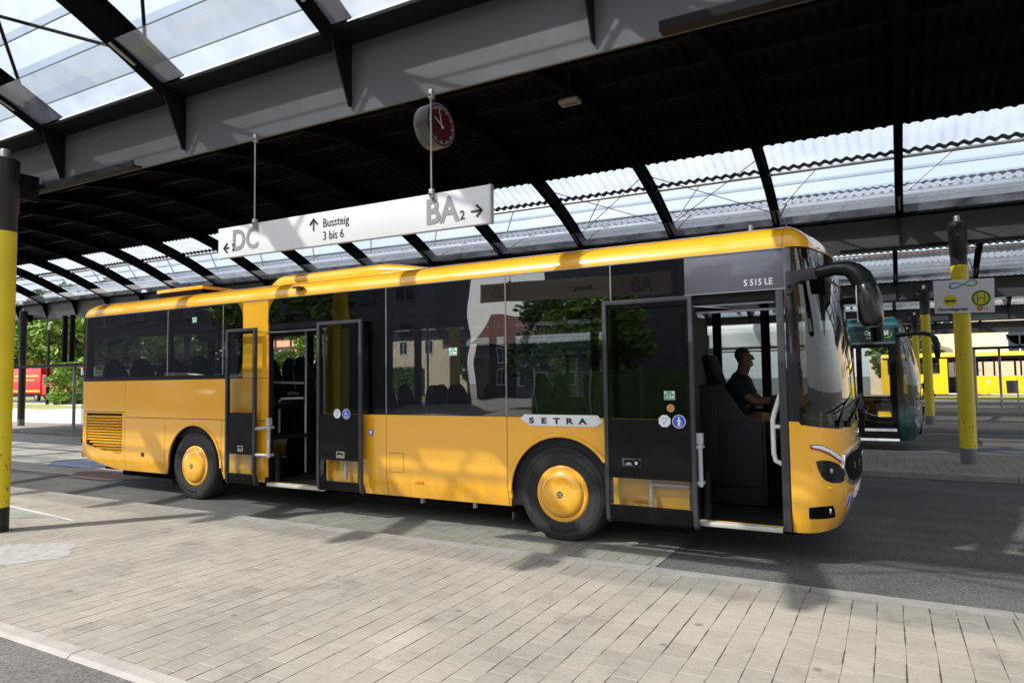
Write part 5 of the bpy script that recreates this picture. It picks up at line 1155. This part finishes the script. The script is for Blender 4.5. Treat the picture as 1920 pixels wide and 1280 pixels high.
house('building', 'long cream plastered station building with arched windows behind the yellow bus', 'building', 1.5, 44, 60, 72, 9.5, 'cream_wall',
      [(x, 3.4, 1.5, 1.3, 1) for x in (12.1, 17, 22, 27, 32, 37)]+[(x, 5.3, 1.1, 1.5, 0) for x in (7.6, 4.2)]+[(x, 1.0, 1.2, 1.4, 0) for x in (4.5, 14.5)], rh=3.5)
house('timber_house', 'salmon timber-framed house seen through the rear door opening of the bus', 'house', -78, -61, 64, 74, 8.5, 'peach_wall', [(x, z, 1.2, 1.4, 0) for x in (-75, -69.7, -64.5) for z in (1.6, 5.0)], rh=4)
th = bpy.data.objects['timber_house']
def tim(q):
    for x in (-78, -76.5, -73.3, -71.5, -68, -66.4, -63, -61.2): q.box(x-.14, x+.14, 63.88, 63.99, 0, 8.5)
    for z in (.2, 3.3, 4.2, 6.9, 8.3): q.box(-78, -61, 63.86, 63.985, z-.14, z+.14)
    for x in (-77.2, -72.4, -67.2, -62.1):
        for s in (-1, 1):
            for z in (.4, 4.4): q.prism([(x-s*.6, z), (x-s*.6+.18, z), (x+s*.6+.18, z+2.5), (x+s*.6, z+2.5)], 'y', 63.87, 63.98)
mb_(tim, 'timber', 'timber', th, merge=False)
house('building', 'plain cream building above the ivy hedge, seen through the middle bus window', 'building', -58.5, -38.5, 62, 72, 9.5, 'cream_wall', [(x, 5.2, 1.1, 1.5, 0) for x in (-55, -51, -47, -43)], rh=3)
b_ = house('building', 'grey office building lettered S GMÜND behind the bus lane', 'building', -37.5, -14, 62, 74, 9.0, 'grey_wall', [(x, z, 1.4, 1.3, 0) for x in (-35, -31.5, -28, -24.5, -21, -17.5) for z in (1.2, 6.6)], rh=0)
text('lettering', 'SCHWÄBISCH GMÜND', .72, (-31.0, 61.9, 5.0), (1, 0, 0), (0, 0, 1), 'sticker_white', b_, .03, .004, .72, align='RIGHT')
house('building', 'pale blue-grey office block rising behind the trees on the far left', 'building', -190, -150, 82, 100, 22, 'blue_wall', [(x, z, 3, 1.6, 0) for x in (-186, -181, -176, -171) for z in (3, 7, 11, 15, 18.5)], rh=0, frame='grey_wall')
hd = mb_(lambda q: q.box(-59, -44, 56, 57.0, 0, 3.2), 'hedge', 'hedge', None); tag(hd, 'clipped ivy hedge in front of the plain cream building', 'hedge')
mb = MB(); rnd = random.Random(9)
for i in range(3500):
    p = Vector((rnd.uniform(-59.1, -43.9), rnd.choice((55.9, 56.0, rnd.uniform(56, 57))), rnd.uniform(0, 3.35))); u = Vector((rnd.gauss(0, 1), rnd.gauss(0, .5), rnd.gauss(0, 1))).normalized(); v = u.cross(Vector((rnd.gauss(0, 1), 1, rnd.gauss(0, 1)))).normalized(); s = rnd.uniform(.1, .26)
    mb.add([p-u*s, p-v*s*.6, p+u*s, p+v*s*.6], [(0, 1, 2, 3)])
mb.build('ivy_leaves', 'leaf_b', hd, flat=True, merge=False)
# across the road behind the camera (seen mirrored in the bus)
W4 = lambda xs, zs: [(x, z, 1.3, 1.6, 0) for x in xs for z in zs]
house('building', 'tall grey town building behind the camera, mirrored in the rear bus windows', 'building', -75, -26.2, -39, -34, 15, 'grey_wall', W4([-72+3.6*k for k in range(13)], (1.2, 4.6, 8, 11.2)), rh=3, face=1, frame='grey_wall')
house('building', 'lower grey town building behind the camera, mirrored beside the gap of sky', 'building', -16.5, -7.5, -44, -33, 12, 'grey_wall', W4([-14.5+3.3*k for k in range(2)], (1.2, 4.6, 8)), rh=3, face=1, frame='grey_wall')
house('building', 'low grey annexe behind the camera, mirrored in the front door', 'building', -7.4, 2.0, -44, -34, 5.5, 'grey_wall', W4([-5, -1.5], (1.2,)), rh=1.5, face=1, frame='grey_wall')
house('building', 'peach town house behind the camera with tiled gable roof', 'building', 5.5, 30, -44, -33, 10, 'peach_wall', W4([8+3.5*k for k in range(6)], (1.2, 4.6)), rh=4, face=1)
house('building', 'long red-roofed house behind the camera below the gap of sky', 'building', -34, -12, -60, -52, 5.5, 'grey_wall', W4([-31+3.2*k for k in range(6)], (1.2, 3.6)), rh=3.2, face=1)
fn = thing('hoarding', 'green mesh site fence across the road behind the camera', 'fence', (-5, -18, 0))
mb_(lambda q: q.box(-9.5, -.5, -18, -17.97, .15, 2.0), 'mesh_panel', 'hedge', fn)
for x in (-9.5, -7.2, -5, -2.8, -.5): mb_(lambda q: q.sweep([(x, -17.93, 0), (x, -17.93, 2.1)], .03, 8), 'post', 'zinc', fn)
def van(x, y, rz, label, paint='van_white', s=1.0):
    t = thing('van', label, 'van', (x, y, 0), 'vans parked behind the camera')
    X = Matrix.Translation((x, y, 0)) @ Matrix.Rotation(rz, 4, 'Z')
    def B(fn, n, m, p=t, **k):
        q = MB(); q.M = X; fn(q); return q.build(n, m, p, **k)
    B(lambda q: q.prism([(-2.6, .35), (2.55, .35), (2.6, .95), (2.45, 1.15), (1.75, 1.35), (1.15, 2.25), (.9, 2.38), (-2.5, 2.42), (-2.62, 2.2)], 'y', -.95, .95), 'body', paint, bevel=.06)
    B(lambda q: [q.prism([(1.72, 1.40), (1.18, 2.18), (.75, 2.18), (.75, 1.40)], 'y', s_*.952, s_*.958) for s_ in (-1, 1)], 'side_window', 'window_dark')
    B(lambda q: q.prism([(1.80, 1.385), (1.24, 2.2), (1.225, 2.19), (1.78, 1.38)], 'y', -.8, .8), 'windscreen', 'window_dark')
    for a in (-1.7, 1.65):
        for b in (-.9, .9):
            w_ = B(lambda q: q.lathe([(.34, -.11), (.34, .11)], (a, b, .34), 'y', 24), 'wheel', 'rubber'); B(lambda q: q.lathe([(.2, -.12), (.2, .12)], (a, b, .34), 'y', 16), 'rim', 'satin_steel', w_)
    for b in (-.7, .7): B(lambda q: q.box(2.55, 2.61, b-.15, b+.15, .8, .98), 'headlight', 'sticker_white')
van(-38, -23, .1, 'white van parked behind the camera, mirrored in the rear door'); van(-31, -22, .05, 'white van farther left behind the camera'); van(1.5, -15.5, PI, 'white van to the right of the green site fence')
# ------------------------------------------------------------------ red truck
t = thing('delivery_truck', 'red box delivery truck with yellow bands parked by the trees on the far left', 'truck', (-86, 35.5, 0))
TXM = Matrix.Translation((-81.2, 36.0, 0)) @ Matrix.Rotation(.02, 4, 'Z')
def TB_(fn, n, m, p=None, **k):
    q = MB(); q.M = TXM; fn(q); return q.build(n, m, p or t, **k)
TB_(lambda q: q.box(-9.0, -2.9, 0, 2.4, .9, 3.9), 'cargo_box', 'truck_red', bevel=.05)
TB_(lambda q: q.prism([(-2.85, .75), (.1, .75), (.15, 1.4), (-.35, 1.75), (-1.15, 2.05), (-1.9, 3.05), (-2.85, 3.15)], 'y', .1, 2.3), 'cab', 'truck_red', bevel=.06)
TB_(lambda q: q.prism([(-2.45, 1.95), (-1.25, 1.95), (-1.95, 2.85), (-2.45, 2.9)], 'y', .085, .095), 'side_window', 'window_dark')
TB_(lambda q: q.prism([(-1.02, 2.1), (-1.80, 3.02), (-1.83, 3.0), (-1.05, 2.08)], 'y', .3, 2.1), 'windscreen', 'window_dark')
TB_(lambda q: [q.box(-9, .1, .12, 2.3, .55, .9)], 'chassis', 'black_trim')
TB_(lambda q: [q.box(-8.6, -3.3, -.012, -.002, 2.9, 3.08), q.box(-8.6, -4.2, -.012, -.002, 2.45, 2.56), q.box(-8.8, -2.95, -.012, -.002, 1.12, 1.30)], 'lettering_band', 'truck_yellow')
for x in (-7.2, -3.9, -.75):
    w_ = TB_(lambda q: q.lathe([(.46, .0), (.46, .3)], (x, .08, .46), 'y', 28), 'wheel', 'rubber'); TB_(lambda q: q.lathe([(.24, -.01), (.24, .3)], (x, .08, .46), 'y', 20), 'rim', 'satin_steel', w_)
# ------------------------------------------------------------------ lamp post, no-entry sign, shelters
t = thing('street_lamp', 'tall slim dark lamp post in front of the trees on the far left', 'street lamp', (-67.3, 28.4, 0))
mb_(lambda q: q.sweep([(-67.3, 28.4, 0), (-67.3, 28.4, 7.3)], [.16, .10], 12), 'post', 'steel_dark', t); mb_(lambda q: q.sweep([(-67.3, 28.4, 7.2), (-67.0, 28.3, 7.75), (-66.5, 28.2, 7.8)], [.14, .12, .10], 8), 'lamp_head', 'satin_steel', t)
t = thing('no_entry_sign', 'red and white no-entry sign beyond the shelter at the tail of the bus', 'road sign', (-40, 17.2, 0))
zz = 2.75
mb_(lambda q: q.sweep([(-40, 17.2, 0), (-40, 17.2, 3.2)], .04, 8), 'post', 'zinc', t)
X = Matrix.Translation((-40, 17.1, zz)) @ Matrix.Rotation(math.radians(55), 4, 'Z')
def SB(fn, n, m, p=None):
    q = MB(); q.M = X; fn(q); return q.build(n, m, p or t)
SB(lambda q: q.box(-.36, .36, .0, .03, -.36, .36), 'plate', 'sign_plate'); SB(lambda q: q.lathe([(.30, -.01), (.30, -.002)], (0, 0, 0), 'y', 32), 'disc', 'sign_red'); SB(lambda q: q.box(-.22, .22, -.02, -.011, -.05, .05), 'bar', 'sticker_white')
def shelter(label, x0, x1, y0, y1, zr, posts, panel=None):
    t = thing('bus_shelter', label, 'shelter', ((x0+x1)/2, (y0+y1)/2, .1), 'bus shelters on the platforms')
    mb_(lambda q: [q.box(x0, x1, y0, y1, zr-.02, zr+.03), q.box(x0, x1, y0, y0+.06, zr-.06, zr-.021)], 'shelter_roof', 'glass_green' if 0 else 'steel_dark', t)
    for (x, y) in posts: mb_(lambda q: q.sweep([(x, y, .1), (x, y, zr-.02)], .055, 12), 'post', 'zinc', t)
    if panel: mb_(lambda q: q.box(panel[0], panel[1], panel[2], panel[2]+.012, .35, 2.25), 'glass_panel', 'glass_green', t)
    return t
shelter('shelter with thin dark flat roof and steel post at the tail of the orange bus', -25.9, -18.5, 6.7, 9.0, 2.47, [(-22.78, 7.18), (-19.4, 7.3)], (-22.55, -18.6, 7.3))
s2 = shelter('shelter with flat roof and slim grey posts in front of the yellow bus', 6.3, 13.5, 30.0, 32.6, 2.86, [(7.55, 32.3), (6.4, 30.3), (9.5, 30.6)], (9.9, 13.3, 32.4))
mb_(lambda q: [q.box(-25.63, -25.32, 8.1, 8.2, 2.55, 4.45)], 'drop', 'steel_dark', None).name
for x, lab in ((-25.45, 'left of two black drop pipes hanging from the far beam above the shelter'), (-24.93, 'right of two black drop pipes hanging from the far beam above the shelter')):
    mb = MB(); mb.sweep([(x, 8.2, 2.66), (x, 8.2, 4.5)], .10, 12); tag(mb.build('drop_pipe', 'steel_dark'), lab, 'pipe', 'drop pipes under the far beam')
bpy.data.objects.remove(bpy.data.objects['drop'])
t = thing('litter_bin', 'dark grey cylindrical litter bin on the far platform in front of the yellow bus', 'bin', (8.75, 38.5, .1))
mb_(lambda q: q.lathe([(.24, .62), (.27, 1.3), (.25, 1.3), (.23, .66)], (8.75, 38.4, 0), 'z', 24), 'bin', 'column_grey', t); mb_(lambda q: q.sweep([(9.0, 38.5, .1), (9.0, 38.5, 1.35)], .035, 8), 'post', 'zinc', t)
# ------------------------------------------------------------------ the green bus
b2 = thing('city_bus', 'dark green city bus lettered OstalbMobil waiting in the second lane', 'bus', (-1, 12.1, 0))
s2 = Shell(3.20, 10.88, a=.50, lean=.30, n=3.0); Y2 = 10.88
mb_(lambda q: [slab(q, -8.3, 2.28, .30, 1.15, Y2), slab(q, -8.3, 3.2, .30, 1.15, Y2, far=True)], 'side_panel', 'dark_teal', b2)
mb_(lambda q: [slab(q, -8.3, 3.2, 2.40, 2.44, Y2, far=True)]+[q.box(x-.05, x+.05, Y2+2.44, Y2+2.53, 1.1, 2.5) for x in (-8.2, -6, -4, -2, 0, 2, 3.1)], 'frame', 'black_trim', b2)
for (a, b) in ((-8.2, -4.6), (-4.55, -1.4), (-1.35, 2.2)): mb_(lambda q: slab(q, a, b, 1.15, 2.44, Y2, th=.01), 'window', 'glass_rear' if a < -2 else 'glass_door', b2, flat=True)
mb_(lambda q: slab(q, -8.2, 3.15, 1.15, 2.42, Y2, far=True, th=.01), 'window', 'glass_door', b2, flat=True)
mb_(lambda q: slab(q, -8.3, -.91, 2.445, 2.76, Y2), 'roof_panel', 'dark_teal', b2); mb_(lambda q: [slab(q, 2.2, 3.2, 2.445, 2.76, Y2, out=.004), slab(q, 1.5, 2.19, 2.445, 2.76, Y2, out=.004)], 'header_panel', 'dark_teal', b2); mb_(lambda q: slab(q, -.9, 1.49, 2.445, 2.76, Y2), 'header_panel', 'white_paint', b2)
mb_(lambda q: q.box(-8.3, 3.2, Y2-.012, Y2+.02, 2.40, 2.445), 'header_strip', 'grey_panel', b2)
roofshell(b2, s2, -8.4, 'teal_paint', z0=2.76, h=.26, inset=.40, fi=.7, split=(1.9, 'white_paint'))  # white on the main roof stands in for light reflecting off the teal
h_ = text('lettering', 'OstalbMobil', .155, (2.60, Y2-.012, 2.60), (1, 0, 0), (0, 0, 1), 'sticker_white', b2, .001, .004, .62); text('lettering', 'verkehrsverbund', .045, (2.62, Y2-.012, 2.53), (1, 0, 0), (0, 0, 1), 'sticker_white', b2, .001, .001, .8)
def swoosh(q):
    pts = [(3.06+.085*math.cos(a), 2.615+.085*math.sin(a)) for a in [math.radians(d) for d in range(-150, 75, 15)]]
    n = len(pts); q.add([(p[0], Y2-.013, p[1]) for p in pts]+[(3.06+(p[0]-3.06)*(1-.3*math.sin(PI*i/(n-1))), Y2-.013, 2.615+(p[1]-2.615)*(1-.3*math.sin(PI*i/(n-1)))) for i, p in enumerate(pts)], [(i, i+1, n+i+1, n+i) for i in range(n-1)])
mb_(swoosh, 'logo', 'logo_green', b2)
# front door of the green bus
dr = mb_(lambda q: [q.box(a, b, Y2-.02, Y2+.03, .26, 2.40) for a, b in ((2.27, 2.36), (2.40, 2.52), (3.08, 3.20))]+[q.box(2.27, 3.2, Y2-.019, Y2+.029, a, b) for a, b in ((2.32, 2.40), (.26, .42), (.50, .56))], 'door', 'black_trim', b2, merge=False)
mb_(lambda q: q.box(2.52, 3.08, Y2, Y2+.008, .56, 2.32), 'door_glass', 'glass_door', dr, flat=True); mb_(lambda q: q.box(1.4, 2.27, Y2, Y2+.008, .56, 2.32), 'door_glass', 'glass_rear', dr, flat=True)
mb_(lambda q: [q.box(1.5, 2.24, Y2-.026, Y2-.02, .44, .50), q.box(2.52, 3.16, Y2-.026, Y2-.02, .44, .50), q.box(1.3, 3.2, Y2-.03, Y2+.0, .225, .275)], 'door_strip', 'sticker_white', b2)
mb_(lambda q: [q.box(2.80, 3.06, Y2-.004, Y2-.001, .76, .84), q.box(2.80, 3.04, Y2-.004, Y2-.001, .84, .88)], 'bus_pictogram', 'line_yellow', dr)
mb_(lambda q: q.sweep([(2.42, Y2-.003, .80), (2.55, Y2-.003, .86), (2.62, Y2-.003, .95), (2.56, Y2-.003, 1.02), (2.50, Y2-.003, .96), (2.58, Y2-.003, .84), (2.70, Y2-.003, .79), (2.80, Y2-.003, .79)], .003, 5), 'dotted_line', 'rail_grey', dr)
# nose
mb_(lambda q: s2.patch(q, [(0, 1.02), (.5, 1.0), (PI-.5, 1.0), (PI, 1.02), (PI, .22)]+[(PI*(1-k/14), .22) for k in range(1, 14)]+[(0, .22)], 0, .012, zstep=.08), 'nose_panel', 'dark_teal', b2)
mb_(lambda q: s2.patch(q, [(.0, 1.02), (.12, 1.02), (.12, 2.76), (0, 2.76)], 0, .02), 'front_side_pillar', 'black_gloss', b2)
mb_(lambda q: s2.patch(q, [(.12, 1.02), (.5, 1.0), (PI-.5, 1.0), (PI-.05, 1.02), (PI-.05, 2.45), (.12, 2.45)], -.004, 0), 'windscreen', 'glass_front', b2, ang=60)
mb_(lambda q: [s2.patch(q, [(.12, 2.45), (PI-.05, 2.45), (PI-.05, 2.76), (.12, 2.76)], -.004, .01), s2.patch(q, [(.50, 1.0), (.58, 1.0), (.58, 2.45), (.50, 2.45)], 0, .01)], 'destination_window', 'black_gloss', b2, ang=60)
hl = mb_(lambda q: s2.patch(q, [(.50, .66), (.62, .76), (.80, .75), (.95, .62), (1.0, .48), (.82, .50), (.62, .56)], .006, .012, step=.05, zstep=.04), 'headlight', 'chrome', b2)
text('lettering', '49', .11, s2.S(.66, .90, .01), s2.S(.8, .9, .01)-s2.S(.66, .9, .01), (0, 0, 1), 'sticker_white', b2, .001, .001)
mb_(lambda q: [q.sweep([s2.S(PI/2, .95, .03), s2.S(PI/2, .3, .05)], .03, 6), q.sweep([s2.S(.8, 1.15, .05), s2.S(1.5, 1.2, .06)], .015, 6), q.sweep([s2.S(1.1, 1.12, .03), s2.S(1.5, 1.55, .06)], .015, 6)], 'wiper', 'black_trim', b2)
m2 = mb_(lambda q: q.sweep([(3.22, Y2-.05, 2.58), (3.5, Y2-.08, 2.60), (3.75, Y2-.1, 2.60), (3.90, Y2-.1, 2.55)], [(.06, .05), (.04, .04), (.045, .045), (.05, .05)], 10), 'mirror_arm', 'black_trim', b2)
mb_(lambda q: q.sweep([(3.87, Y2-.1, 2.575), (3.95, Y2-.1, 2.48), (3.985, Y2-.1, 2.35), (3.99, Y2-.1, 2.16), (3.99, Y2-.1, 2.06)], [(.04, .05), (.06, .10), (.065, .12), (.065, .12), (.045, .09)], 14, up=(1, 0, 0)), 'mirror_head', 'black_trim', m2)
mb_(lambda q: [q.box(-8.2, 3.2, Y2+.05, Y2+2.45, .30, .34), q.box(-8.2, 3.3, Y2+.1, Y2+2.4, 2.46, 2.5)], 'floor', 'vinyl_floor', b2); mb_(lambda q: [q.box(2.5, 3.4, Y2+1.2, Y2+2.3, .34, 1.1), q.box(2.0, 2.25, Y2+1.4, Y2+1.9, .9, 2.0), q.box(.8, 1.2, Y2+.1, Y2+.6, .6, 1.9)], 'driver_cab', 'interior_panel', b2, bevel=.05)
for x in (.6, -5.6): wheel(b2, x, Y2+.05, .49, cap='rail_grey', detail=False)
mb_(lambda q: q.box(-8.3, -8.25, Y2+.1, Y2+2.4, .4, 2.8), 'tail_panel', 'dark_teal', b2)
# ------------------------------------------------------------------ the yellow bus in the background
b3 = thing('city_bus', 'bright yellow city bus standing in the farthest lane before the cream building', 'bus', (9, 48, 0)); Y3 = 47.0; s3 = Shell(14.5, Y3, a=.35)
mb_(lambda q: [slab(q, 2.6, 4.35, .38, 1.70, Y3), slab(q, 4.35, 5.9, .38, 1.70, Y3, arch=(4.95, .62)), slab(q, 5.9, 6.38, .38, 2.85, Y3), slab(q, 7.35, 12.6, .38, 1.55, Y3), slab(q, 7.20, 7.60, .38, 2.85, Y3), slab(q, 12.6, 14.5, .38, 1.55, Y3), slab(q, 2.6, 2.9, 1.7, 2.85, Y3)], 'side_panel', 'line_yellow', b3)
roofshell(b3, s3, 2.5, 'line_yellow', z0=2.84, h=.26)
for a, b, z0 in ((2.9, 4.3, 1.75), (4.35, 5.85, 1.75), (7.65, 8.3, 1.55), (8.4, 8.9, 1.55), (9.0, 10.3, 1.55), (10.4, 12.5, 1.55), (12.6, 14.4, 1.55)):
    mb_(lambda q: slab(q, a, b, z0, 2.80, Y3, th=.01), 'window', 'glass_door', b3, flat=True); mb_(lambda q: slab(q, b, b+.1, z0, 2.84, Y3, th=.04), 'window_post', 'black_trim', b3)
mb_(lambda q: [q.box(2.6, 14.5, Y3+2.45, Y3+2.5, .4, 1.5), q.box(2.6, 14.5, Y3+2.45, Y3+2.5, 2.5, 2.86), q.box(2.6, 14.5, Y3, Y3+.05, 2.72, 2.84)]+[q.box(x, x+.12, Y3+2.44, Y3+2.5, 1.5, 2.5) for x in (2.6, 5.5, 8.2, 10.3, 12.5, 14.4)], 'far_side', 'black_trim', b3)
mb_(lambda q: [q.box(6.38, 6.45, Y3-.01, Y3+.03, .4, 2.78), q.box(7.12, 7.2, Y3-.01, Y3+.03, .4, 2.78), q.box(6.38, 7.2, Y3-.01, Y3+.03, 2.70, 2.84), q.box(6.76, 6.80, Y3-.01, Y3+.03, .4, 2.7)], 'door', 'black_trim', b3); mb_(lambda q: q.box(6.45, 7.12, Y3, Y3+.01, .45, 2.70), 'door_glass', 'glass_door', b3, flat=True)
mb_(lambda q: [q.box(6.38, 7.2, Y3-.03, Y3, .36, .42)], 'door_sill', 'sticker_white', b3); mb_(lambda q: [q.box(2.7, 14.4, Y3+.1, Y3+2.4, .38, .42)], 'floor', 'vinyl_floor', b3)
for x in (4.95, 11.6): wheel(b3, x, Y3+.05, .50, cap='line_yellow', detail=False)
mb_(lambda q: [q.grid(lambda u, v: (4.95+.62*math.cos(PI*u), Y3+.02+.7*v, .49+.62*math.sin(PI*u)), 16, 1), q.box(4.2, 5.7, Y3+.7, Y3+.75, .2, 1.2)], 'wheel_housing', 'interior', b3)
mb_(lambda q: q.box(2.5, 2.6, Y3+.05, Y3+2.45, .4, 2.8), 'tail_panel', 'line_yellow', b3); mb_(lambda q: s3.patch(q, [(0, .38), (PI, .38), (PI, 1.4), (0, 1.4)], 0, .01), 'nose_panel', 'line_yellow', b3)
mb_(lambda q: s3.patch(q, [(0.05, 1.4), (PI-.05, 1.4), (PI-.05, 2.84), (0.05, 2.84)], 0, .0), 'windscreen', 'glass_rear', b3)
mb_(lambda q: q.lathe([(.09, -.004), (.09, .0)], (8.6, Y3-.002, 1.18), 'y', 16), 'flank_sticker', 'sticker_white', b3)
# ------------------------------------------------------------------ station signs seen inside: back of the hanging sign
t = bpy.data.objects['hanging_sign']; RB = (-1, 0, -sl)
def btx(body, px, dz, size, m, bold=0, sx=1): return text('lettering', body, size, (px, Ys+.0435, sgz(px)+dz), RB, U_, m, t, .001, bold, sx)
btx('AB', .42-.10, -.235, .27, 'sign_grey', .007, .92); btx('Bussteig 1', -.55, -.18, .105, 'sign_dark', 0, .86); btx('CD', -1.85, -.235, .27, 'sign_grey', .006, .92)
